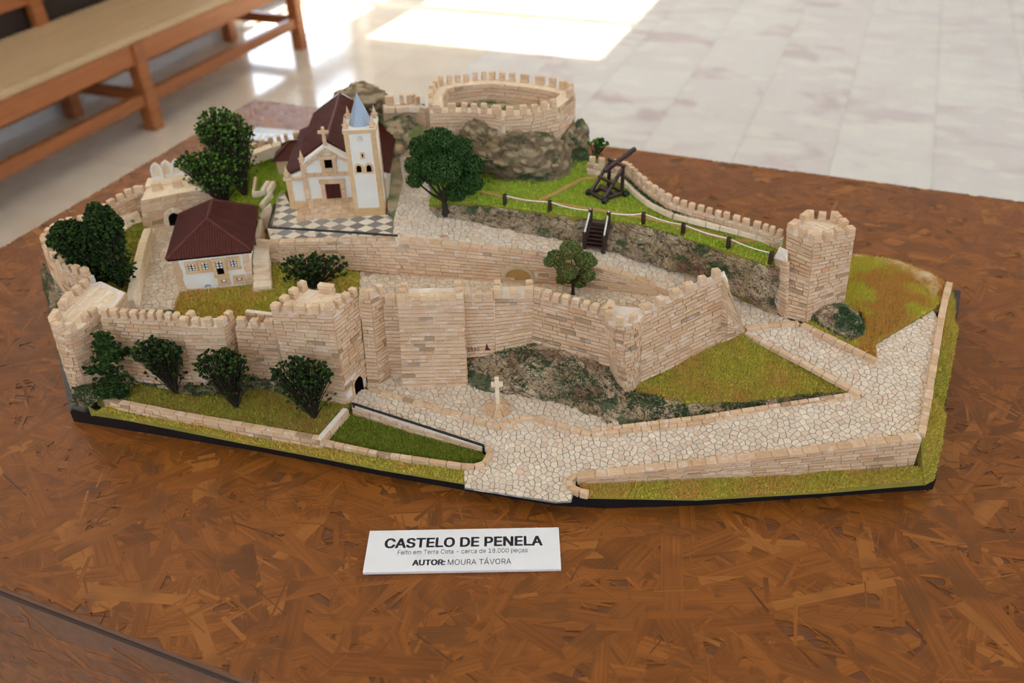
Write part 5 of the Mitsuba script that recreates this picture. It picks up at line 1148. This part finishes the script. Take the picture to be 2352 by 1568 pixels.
# stone stairs on the right of the house and the little garden walls above them
st = thing('house_stairs', 'pale stone staircase down the right side of the white house', 'stairs')
for i, (y0, y1, z) in enumerate(((.015, .060, .1120), (.0025, .015, .1065), (-.010, .0025, .1010), (-.0225, -.010, .0955))):
    hbox('step', (HW + .0015, y0, .080), (HW + .0225 + .001 * i, y1 + .001, z), 'pale_clay', st, bev=.0008, uv=(g_.random() * .9, .5))
gw = thing('garden_wall', 'stepped pale stone parapets between the house and the church terrace', 'low wall')
for a, b_, h0, h1, w in (((592, 550, .116), (600, 512, .120), .006, .006, .005), ((597, 500, .122), (624, 482, .128), .004, .010, .005), ((599, 476, .126), (626, 452, .133), .004, .010, .005), ((582, 452, .128), (626, 446, .133), .008, .006, .004), ((583, 450, .129), (588, 414, .138), .006, .006, .004), ((592, 558, .1155), (622, 562, .1175), .006, .006, .006)):
    p, q = at(*a), at(*b_); d = unit((q - p) * [1, 1, 0]); no = np.array([-d[1], d[0], 0]) * w / 2; z_ = np.array([0, 0, 1.0])
    obj('parapet', MB().hexa([p - no - z_ * .02, q - no - z_ * .02, q + no - z_ * .02, p + no - z_ * .02, p - no + z_ * h0, q - no + z_ * h1, q + no + z_ * h1, p + no + z_ * h0] if np.cross(d, no)[2] > 0 else None, (g_.random() * .9, .5)), 'pale_clay', gw)
sb = thing('stone_bench', 'little pale stone bench on the grass left of the church', 'bench')
p, q = at(611, 445, .139), at(624, 425, .143); d = unit(q - p); no = unit(np.cross([0, 0, 1.0], d))
for s in (-1, 1): obj('slab', MB().box((p + q) / 2 + no * s * .0042 + [0, 0, .003], (.022, .0065, .009), ax=np.array([d, no, np.cross(d, no)]), bev=.0008, uv=(.7, .5)), 'pale_clay', sb)

# ------------------------------------------------------------------ keep, its rock, the hill behind the church
KP = [(987, 251), (1055, 250), (1123, 253), (1155, 259), (1219, 255), (1284, 238), (1305, 222), (1321, 206), (1306, 197), (1260, 187), (1190, 178), (1121, 172), (1060, 178), (1002, 187), (985, 210), (987, 251)]
KPw = W([(x, y + 8, .243) for x, y in KP])
kb = [.19, .19, .195, .19, .19, .185, .18, .18, .18, .18, .18, .18, .18, .18, .18, .19]
KB = KPw.copy(); KB[:, 2] = kb; KB[-1] = KB[0]
wall('keep', 'hollow battlemented keep ring standing on the rock behind the lawn', KPw, kb, .020, outer=True, inner=True, nm=[2, 3, 1, 2, 3, 0, 1, 1, 2, 2, 3, 3, 3, 2, 2], seed=71, bot=KB, mk=dict(frac=.55, d=.007, h=.0125), bh=.0062, blen=.020, core='pale_clay', cat='castle keep')
KI = offset_in(KPw, .016); KI[:, 2] = .214
k, ki_pg, zki, tri = ground('keep_court', None, 'hill_clay', raw=KI[:-1], bottom=.15, bumps=.012, bf=60, label='green and tan ground inside the keep ring')
tufts(k, tri, 5000, 72, .48, h=.005)
kz = lambda x, y, b_: .243 - (y - float(np.interp(x, [987, 1123, 1155, 1219, 1284, 1321, 1360], [259, 261, 267, 263, 246, 214, 200]))) / 1640 + b_
KR = [(.002, [(975, 322), (1040, 318), (1068, 284), (1090, 268), (1120, 283), (1155, 312), (1200, 300), (1250, 303), (1290, 318), (1310, 292), (1330, 270), (1346, 272), (1352, 290)]),
      (.008, [(985, 334), (1045, 332), (1078, 298), (1110, 296), (1140, 318), (1180, 318), (1220, 312), (1260, 318), (1300, 327), (1330, 300), (1348, 288), (1355, 310)]),
      (.013, [(1000, 355), (1055, 353), (1095, 336), (1140, 347), (1190, 352), (1240, 350), (1290, 352), (1330, 334), (1352, 317), (1357, 332)]),
      (.016, [(1020, 382), (1070, 381), (1110, 375), (1160, 380), (1220, 384), (1280, 383), (1325, 368), (1351, 343), (1357, 347)])]
v, f = strip_mesh([W([(x, y, kz(x, y, b_)) for x, y in r]) for b_, r in KR] + [W([(1030, 397, .158), (1090, 399, .1605), (1130, 406, .1615), (1170, 415, .162), (1230, 417, .162), (1290, 413, .162), (1335, 391, .162), (1354, 367, .162), (1358, 366, .162)])], 200, 84, .0060, 34, 24, .0040)
k = obj('keep_rock', (v, f), 'keep_rock', base, smooth=45, label='big folded brown rock carrying the keep'); tufts(k, (v, f), 12000, 73, .57)
v, f = strip_mesh([W([(985, 318, .165), (978, 300, .18), (975, 260, .19), (975, 240, .19)]), W([(950, 335, .163), (935, 300, .180), (930, 262, .198), (925, 242, .200)]), W([(912, 370, .155), (905, 310, .178), (895, 275, .192), (880, 248, .198)]), W([(903, 395, .150), (890, 330, .165), (870, 290, .180), (850, 255, .19)])], 70, 60, .0055, 36, 31, .002)
k = obj('hill', (v, f), 'hill_clay', base, smooth=40, label='tan and green hill path rising behind the church'); tufts(k, (v, f), 7000, 74, .52)
k, pg_, z_, tri = ground('bank', [(890, 478, .139), (905, 500, .1375), (925, 420, .149), (935, 380, .153), (915, 345, .160), (900, 370, .155), (890, 420, .145)], 'hill_clay', bumps=.005, label='earth bank between church and street')
def boulder(name, label, c, r, seed, m='keep_rock', n=4, amp=.35):
    s = trimesh.creation.icosphere(subdivisions=n); v = np.array(s.vertices)
    d = 1 + amp * (meshkit.fbm(v * 1.6 + seed, 4, seed) - .5) * 2 - .10 * np.clip(1 - np.abs(meshkit.fbm(v * 3.2 + seed, 3, seed) - .5) * 9, 0, 1)
    v = v * d[:, None] * np.array(r) + np.asarray(c)
    return obj(name, (v, np.array(s.faces)), m, base, smooth=50, label=label)
boulder('boulder', 'rounded brown boulder behind the church roof', at(832, 236, .203), (.046, .036, .032), 5)
wall('back_wall', 'short ruined battlements between the boulder and the keep', W([(985, 246, .213), (968, 240, .214), (948, 233, .214), (915, 237, .213), (880, 240, .211)]), .16, .007, outer=False, inner=True, nm=[0, 2, 2, 1], seed=75, mk=dict(frac=.55, h=.013))
k = kerb('ruin_ledge', 'tan ledge under the ruined battlements behind the church', [(884, 252, .206), (915, 254, .206), (945, 250, .207), (968, 252, .207)], .012, .006, .02, 76, cat='ledge', matk='pale_clay', piece='ledge_stone')
boulder('bank_stone', 'pale tan stone beside the street below the keep', at(965, 318, .186), (.018, .02, .018), 15, 'hill_clay', 3)
boulder('bank_stone', 'pale lump of rock at the church corner beside the hill', at(910, 345, .163), (.014, .012, .009), 25, 'hill_clay', 3)

# ------------------------------------------------------------------ trees and bushes
ICO = trimesh.creation.icosphere(subdivisions=1); IV, IF = np.array(ICO.vertices), np.array(ICO.faces)
def blob(b, c, r, g, lo=0.0, hi=1.0):
    v = IV * (r * (0.75 + 0.55 * g.random((len(IV), 1)))) * [1, 1, .8] + c
    b.add(v, IF, (lo + (hi - lo) * g.random() * .999, g.random() * .999))
def bush(name, label, foot, top, half, n, r, seed, m='leaf_dark', fill=2, cat='bush', depth=.55, group=None, low=.35, jag=.15):
    """A fan of thin stems from the foot, a tuft of leaves at every tip; top/half in survey pixels give height and spread."""
    g = np.random.default_rng(seed); k_ = thing(name, label, cat, group)
    o = at(*foot); dist = np.linalg.norm(o + [0, 0, TABLE_Z] - CAM); s = dist / F_PX
    hgt = (foot[1] - top[1]) * s / math.cos(math.atan2(CAM[2] - TABLE_Z - o[2], np.hypot(o[0], o[1])) ) ; lx = (top[0] - foot[0]) * s; hw = half * s
    rx = unit(np.array([RGT[0], RGT[1], 0])); ry = np.array([-rx[1], rx[0], 0])
    stems, leaves = MB(), MB()
    for i in range(n):
        a, q = g.random() * 2 * math.pi, math.sqrt(g.random())
        u, w = q * math.cos(a), q * math.sin(a) * depth
        hz = hgt * (low + (1 - low) * (1 - .30 * q * q) * (1 - jag + jag * 2 * g.random() * .5 + 0)) if g.random() > .25 else hgt * (low + .45 * g.random())
        tip = o + rx * (u * hw + lx * (hz / hgt)) + ry * (w * hw) + np.array([0, 0, hz])
        mid = o + (tip - o) * .5 + rx * (-u * hw * .16) + ry * (-w * hw * .15)
        foot_ = o + rx * u * hw * .08 + ry * w * hw * .08
        t = np.linspace(0, 1, 5)[:, None]
        path = foot_ * (1 - t) ** 2 + 2 * mid * t * (1 - t) + tip * t ** 2
        stems.tube(path, np.linspace(.0006, .00028, 5), 3, caps=False)
        blob(leaves, tip, r * (.8 + .4 * g.random()), g)
        for j in range(fill):
            t_ = .55 + .42 * g.random(); c = foot_ * (1 - t_) ** 2 + 2 * mid * t_ * (1 - t_) + tip * t_ ** 2
            blob(leaves, c + g.normal(size=3) * r * 1.3, r * (.5 + .5 * g.random()), g)
    obj('stems', stems, 'stem_dark', k_, kind='stuff'); obj('foliage', leaves, m, k_, kind='stuff')
    return k_
bush('bush', 'dark round-budded bush just right of the climbing ivy', (405, 903, .037), (386, 782), 52, 230, .0018, 1, fill=1, low=.36, jag=.35)
bush('bush', 'dark round-budded bush below the square left tower', (543, 934, .035), (530, 808), 58, 230, .0018, 2, fill=1, low=.34, jag=.35)
bush('bush', 'dark glossy bush at the foot of the gate tower', (722, 958, .035), (710, 828), 68, 280, .0018, 3, fill=1, low=.33, jag=.35)
bush('bush', 'big dense dark bush in the left garden inside the outer wall', (235, 655, .092), (208, 520), 62, 640, .0022, 4, fill=3, low=.12)
bush('bush', 'tall dense dark bush beside the left street', (280, 660, .092), (284, 483), 42, 520, .0022, 5, fill=3, low=.12)
bush('bush', 'wide green bush between the back gate and the house roof', (515, 470, .122), (496, 352), 70, 420, .0018, 6, 'leaf_mid', fill=2, depth=.4, jag=.3)
bush('bush', 'tall upright green bush left of the church', (562, 448, .132), (543, 266), 60, 520, .0018, 7, 'leaf_mid', fill=2, depth=.4, low=.30, jag=.3)
bush('bush', 'low dark bush behind the gate tower', (722, 662, .089), (730, 590), 76, 200, .0019, 8, fill=1, jag=.35)
bush('bush', 'small sprig bush right of the keep rock', (1362, 376, .160), (1376, 322), 22, 50, .0020, 9, 'leaf_mid', fill=1)
def leafy(parent, clumps, n, size, m, seed, name='foliage'):
    """Small leaf flecks filling ellipsoid clumps, denser toward their skins."""
    g = np.random.default_rng(seed); vol = np.array([np.prod(r) for _, r in clumps]); w = vol ** .7; w /= w.sum()
    k_ = g.choice(len(clumps), n, p=w); C = np.array([c for c, _ in clumps])[k_]; Rr = np.array([r for _, r in clumps])[k_]
    d = g.normal(size=(n, 3)); d /= np.linalg.norm(d, axis=1, keepdims=True)
    p = C + d * Rr * (g.random(n) ** .22)[:, None] * (.86 + .3 * meshkit.fbm(C * 3 + d * 2.4, 2, seed))[:, None]
    t = g.normal(size=(n, 3)); t /= np.linalg.norm(t, axis=1, keepdims=True)
    b = np.cross(t, d + .5 * g.normal(size=(n, 3))); b /= np.linalg.norm(b, axis=1, keepdims=True) + 1e-9
    s = size * (.6 + .8 * g.random(n))[:, None]
    q = np.stack([p - t * s, p + b * s * .6, p + t * s, p - b * s * .6], 1).reshape(-1, 3)
    i = np.arange(n) * 4; f = np.vstack([np.stack([i, i + 1, i + 2], 1), np.stack([i, i + 2, i + 3], 1)])
    obj(name, (q, f, np.repeat(np.column_stack([g.random(n), g.random(n)]) * .999, 4, axis=0)), m, parent, kind='stuff')
RX = unit(np.array([RGT[0], RGT[1], 0])); RY = np.array([-RX[1], RX[0], 0])
def tree(name, label, foot, clumps_px, seed, m, n, size, trunk_r, branches):
    k_ = thing(name, label, 'tree'); o = at(*foot); s = np.linalg.norm(o + [0, 0, TABLE_Z] - CAM) / F_PX
    ca = math.cos(math.atan2(.71 - o[2], np.hypot(o[0], o[1])))
    def L(x, y, dpt=0.0): return o + RX * (x - foot[0]) * s + np.array([0, 0, (foot[1] - y) * s / ca]) + RY * dpt
    g = random.Random(seed)
    cl = [(L(x, y, dp), np.array([r, r * .9, r * .8]) * s) for x, y, dp, r in clumps_px]
    b = MB(); b.tube([o - [0, 0, .004], o + [0, 0, .006], L(*branches[0])], [trunk_r * 1.5, trunk_r, trunk_r * .8], 8)
    obj('trunk', b, 'stem_dark', k_, smooth=50)
    for c, _ in cl:
        f0 = L(*branches[0]); mid = f0 * .55 + c * .45 + np.array([0, 0, -.003]); f1 = c
        obj('branch', MB().tube([f0, mid, f1], [trunk_r * .6, trunk_r * .4, trunk_r * .15], 5), 'stem_dark', k_, smooth=50)
    leafy(k_, cl, n, size, m, seed)
    return k_
tree('tree', 'broad dark green tree with visible branches beside the upper street', (1023, 488, .1435), [(1020, 335, 0, 36), (985, 355, .01, 34), (1058, 352, 0, 36), (968, 385, 0, 28), (1085, 390, .005, 30), (1025, 378, -.02, 44), (1075, 425, .0, 32), (960, 420, .005, 20), (1000, 415, .02, 30), (1050, 440, -.005, 26), (1092, 432, .01, 20)], 3, 'leaf_tree', 26000, .0016, .0042, [(1022, 462)])
tree('tree', 'small tree with rusty green leaves in the lower yard', (1316, 676, .0895), [(1310, 578, 0, 26), (1278, 598, .004, 22), (1340, 600, 0, 24), (1300, 618, -.008, 24), (1346, 632, 0, 20), (1290, 645, .004, 14), (1330, 650, .004, 18), (1262, 602, 0, 14), (1357, 604, 0, 13)], 4, 'leaf_rust', 12000, .0013, .0022, [(1315, 650)])
# ivy on the left tower
iv = thing('ivy', 'dark green ivy climbing between the left corner tower and its curtain wall', 'ivy')
g = np.random.default_rng(5); b = MB()
for path, w, n in (([(240, 762, .119), (246, 790, .105), (252, 820, .090), (256, 850, .072), (262, 880, .052), (270, 903, .040)], 24, 620), ([(250, 832, .088), (230, 842, .078), (205, 845, .0725)], 9, 110), ([(262, 812, .092), (285, 806, .0855), (302, 800, .086)], 10, 120), ([(235, 880, .044), (255, 893, .042), (290, 893, .042)], 13, 220), ([(222, 897, .040), (250, 900, .040)], 10, 90)):
    P = dense(W(path), .002); sc = .0006
    for _ in range(n):
        i = g.integers(len(P)); t = i / len(P)
        ww = w * sc * (.35 + .65 * min(1, 2.2 * t + .25) if w > 20 else .6)
        blob(b, P[i] + RX * g.normal() * ww * .55 - RY * (.0035 + .004 * g.random()) + [0, 0, g.normal() * .002], .0019 * (.6 + .8 * g.random()), g)
obj('foliage', b, 'leaf_dark', iv, kind='stuff')

# ------------------------------------------------------------------ trebuchet, fence, stairs, cross
cat_ = thing('trebuchet', 'dark brown model trebuchet with its long arm raised on the lawn', 'catapult')
A_, B_, C_ = W(on(zlawn, [(1356, 442), (1386, 458), (1434, 442)], .006)); D_ = A_ + C_ - B_
def beam(name, a, b_, r, parent, m='dark_wood'):
    a, b_ = np.asarray(a), np.asarray(b_); d = unit(b_ - a); n_ = unit(np.cross(d, [0, 0, 1.0] if abs(d[2]) < .9 else [1.0, 0, 0])); L = np.linalg.norm(b_ - a)
    return obj(name, MB().box((a + b_) / 2, (L, r * 2, r * 2), ax=np.array([d, n_, np.cross(d, n_)]), bev=r * .25), m, parent)
z3 = lambda h: np.array([0, 0, h])
for a, b_ in ((A_, B_), (B_, C_), (A_, D_), (C_, D_), ((A_ * .4 + D_ * .6), (B_ * .4 + C_ * .6))): beam('base_beam', a, b_, .0022, cat_)
ax_ = unit(B_ - A_)
for p in (A_ - ax_ * .003, B_ + ax_ * .003, C_ + ax_ * .003, D_ - ax_ * .003):
    w = obj('wheel', MB().tube([p - ax_ * .0018 - z3(.001), p + ax_ * .0018 - z3(.001)], .0048, 14), 'black_paint', cat_, smooth=40)
    obj('hub', MB().tube([p - ax_ * .0026 - z3(.001), p + ax_ * .0026 - z3(.001)], .0010, 8), 'pin_metal', w)
up_ = .040
fr = lambda t, side: (A_ * (1 - t) + D_ * t) if side == 0 else (B_ * (1 - t) + C_ * t)
tops = []
for s in (0, 1):
    top = fr(.88, s) + z3(up_); tops.append(top)
    beam('post', fr(.88, s), top + z3(.002), .0022, cat_); beam('brace', fr(.05, s) + z3(.001), fr(.86, s) + z3(up_ * .92), .0020, cat_)
beam('axle', tops[0] - ax_ * .003, tops[1] + ax_ * .003, .0020, cat_)
beam('cross_bar', fr(.42, 0) + z3(.019) - ax_ * .002, fr(.42, 1) + z3(.019) + ax_ * .002, .0019, cat_)
mid_ = (tops[0] + tops[1]) / 2; tip_ = at(1459, 341, .216); low_ = mid_ + (mid_ - tip_) * .62
beam('throwing_arm', low_, tip_, .0027, cat_)
obj('winch', MB().tube([fr(.35, 0) * .8 + fr(.35, 1) * .2 + z3(.007), fr(.35, 0) * .2 + fr(.35, 1) * .8 + z3(.007)], .004, 10), 'dark_wood', cat_, smooth=40)
fe = thing('rope_fence', 'low fence of dark posts and white rope along the lawn edge', 'fence')
FP = [(1160, 471, .159), (1263, 486, .1595), (1357, 508, .1605), (1397, 513, .1605), (1477, 513, .1590), (1568, 539, .157), (1672, 571, .156), (1769, 605, .153)]
tp_ = []
for i, q in enumerate(on(zlawn, FP)):
    p = at(*q); h = .0155 if i not in (2, 3) else .0165; tp_.append(p + z3(h))
    if i not in (2, 3): obj('post', MB().tube([p - z3(.004), p + z3(h)], .0030, 8), 'dark_wood', fe, smooth=40)
for a, b_ in ((0, 1), (1, 2), (3, 4), (4, 5), (5, 6), (6, 7)):
    t = np.linspace(0, 1, 9)[:, None]; pp = tp_[a] * (1 - t) + tp_[b_] * t - z3(1) * (.0022 * np.sin(t * math.pi)) - z3(.0012)
    obj('rope', MB().tube(pp, .0009, 5), 'rope_white', fe, smooth=40)
ws = thing('wooden_stairs', 'short dark wooden staircase with white handrails up to the lawn', 'stairs')
b0, b1, t0, t1 = at(1342, 571, .1225), at(1386, 579, .1205), at(1356, 510, .1570), at(1397, 516, .1565)
for s, (p, q) in enumerate(((b0, t0), (b1, t1))):
    beam('stringer', p + z3(.003), q + z3(.001), .0026, ws)
    obj('post', MB().tube([p - z3(.004), p + z3(.024)], .0028, 8), 'dark_wood', ws, smooth=40); obj('post', MB().tube([q - z3(.006), q + z3(.0185)], .0028, 8), 'dark_wood', ws, smooth=40)
    beam('rail', p + z3(.0185), q + z3(.0130), .0014, ws)
    obj('handrail', MB().tube([p + z3(.0250), q + z3(.0195)], .0012, 6), 'rope_white', ws, smooth=40)
for i in range(7):
    t = (i + .5) / 7; l, r_ = b0 * (1 - t) + t0 * t, b1 * (1 - t) + t1 * t; d = unit(r_ - l)
    n_ = np.cross([0, 0, 1.0], unit([d[0], d[1], 0]))
    obj('tread', MB().box((l + r_) / 2 + z3(.004), (np.linalg.norm(r_ - l), .0075, .0022), ax=np.array([unit([d[0], d[1], 0]), n_, [0, 0, 1.0]]), bev=.0003), 'dark_wood', ws)
cr = thing('stone_cross', 'small pale stone cross on a stepped octagonal base on the pavement', 'cross')
co = at(1144, 942, .0355)
def octo(r, z0, z1, c=co):
    a = np.arange(8) * math.pi / 4 + math.pi / 8
    return MB().prism(sg.Polygon(np.column_stack([c[0] + r * np.cos(a), c[1] + r * np.sin(a)])), c[2] + z0, c[2] + z1, (R() * .9, .5))
for r, z0, z1 in ((.0165, -.003, .0035), (.0120, .0033, .0070), (.0075, .0068, .0105)):
    n = 8
    for i in range(n):
        a0, a1 = i * 2 * math.pi / n + .03, (i + 1) * 2 * math.pi / n - .03
        ring = [(co[0] + r * math.cos(a0), co[1] + r * math.sin(a0)), (co[0] + r * math.cos(a1), co[1] + r * math.sin(a1)), (co[0] + r * .3 * math.cos(a1), co[1] + r * .3 * math.sin(a1)), (co[0] + r * .3 * math.cos(a0), co[1] + r * .3 * math.sin(a0))]
        obj('base_stone', MB().prism(sg.Polygon(ring), co[2] + z0, co[2] + z1, (R() * .9, .5)), 'brick_clay', cr)
    obj('base_core', octo(r * .8, z0, z1 - .0003), 'pale_clay', cr)
ra = math.atan2(RX[1], RX[0])
obj('shaft', MB().box(co + z3(.0235), (.0048, .0044, .030), ra, bev=.0004), 'pale_clay', cr)
obj('arms', MB().box(co + z3(.0390), (.0135, .0048, .0055), ra, bev=.0006), 'pale_clay', cr)
obj('head', MB().box(co + z3(.0450), (.0050, .0046, .0068), ra, bev=.0005), 'pale_clay', cr)

# ------------------------------------------------------------------ sign and leaflet on the table
SO = at(833, 1314.3, .0045); S1 = at(1289, 1306, .0045); S2 = at(848.6, 1218.7, .0045)
sx = unit(S1 - SO); sy = np.array([-sx[1], sx[0], 0]); SWd = np.linalg.norm(S1 - SO); SHt = abs((S2 - SO) @ sy); zt_ = np.array([0, 0, 1.0])
sgn = thing('sign', 'white foam board sign with black lettering lying in front of the model', 'sign')
def onsign(v, z=.0045): return SO * [1, 1, 0] + np.asarray(v)[:, :1] * sx + np.asarray(v)[:, 1:2] * sy + np.asarray(v)[:, 2:] * zt_
m = MB().box((SWd / 2, SHt / 2, .0025), (SWd, SHt, .0030), bev=.0003); v, f, u = m.get(); obj('foam_core', (onsign(v), f, u), 'card_edge', sgn)
m = MB().box((SWd / 2, SHt / 2, .00425), (SWd, SHt, .0005)); v, f, u = m.get(); obj('face', (onsign(v), f, u), 'card_white', sgn)
def letters(text, xa, xb, yb, cap, bold):
    t_ = meshkit.text_mesh(text, cap, .00012, bold); v = np.array(t_.vertices); w = v[:, 0].max() - v[:, 0].min()
    v[:, 0] = (v[:, 0] - v[:, 0].min()) * (xb - xa) / w + xa; v[:, 1] += yb; v[:, 2] += .0045
    b = MB()
    for dx in ((-.00032, 0, .00032) if bold else (0,)): b.add(v + [dx, 0, abs(dx) * .02], np.array(t_.faces))
    v, f, u = b.get(); obj('lettering', (onsign(v), f, u), 'print_black', sgn)
def sp(px, py): p = at(px, py, .0045) - SO; return float(p @ sx), float(p @ sy)
(xa, yb), (xb, _) = sp(883, 1258.0), sp(1246, 1252.5); letters('CASTELO DE PENELA', xa, xb, yb, .0122, True)
(xa, yb), (xb, _) = sp(913, 1273.2), sp(1212, 1270.0); letters('Feito em Terra Cota - cerca de 18.000 peças', xa, xb, yb, .0056, False)
(xa, yb), (xb, _) = sp(947, 1298.0), sp(1022, 1297.0); letters('AUTOR:', xa, xb, yb, .0068, True)
(xa, yb), (xb, _) = sp(1028, 1297.0), sp(1174, 1295.0); letters('MOURA TÁVORA', xa, xb, yb, .0068, False)
lf = thing('leaflet', 'blurred grey and white printed leaflet lying on the table behind the castle', 'leaflet')
q = W([(566, 322, .001), (700, 334, .001), (712, 312, .001), (590, 294, .001)])
obj('sheet', MB().prism(sg.Polygon(q[:, :2]), .0015, .0035), 'leaflet_white', lf)
ex_, ey_ = q[1] - q[0], q[3] - q[0]
obj('grey_band', MB().prism(sg.Polygon([(q[0] + ex_ * a + ey_ * b_)[:2] for a, b_ in ((.02, .55), (.98, .55), (.98, .97), (.02, .97))]), .0033, .0037), 'leaflet_grey', lf)
for i in range(9): obj('print_bar', MB().prism(sg.Polygon([(q[0] + ex_ * (.06 + .1 * i + a) + ey_ * b_)[:2] for a, b_ in ((0, .12), (.05, .12), (.07, .45), (.02, .45))]), .0033, .0037), 'leaflet_grey', lf)
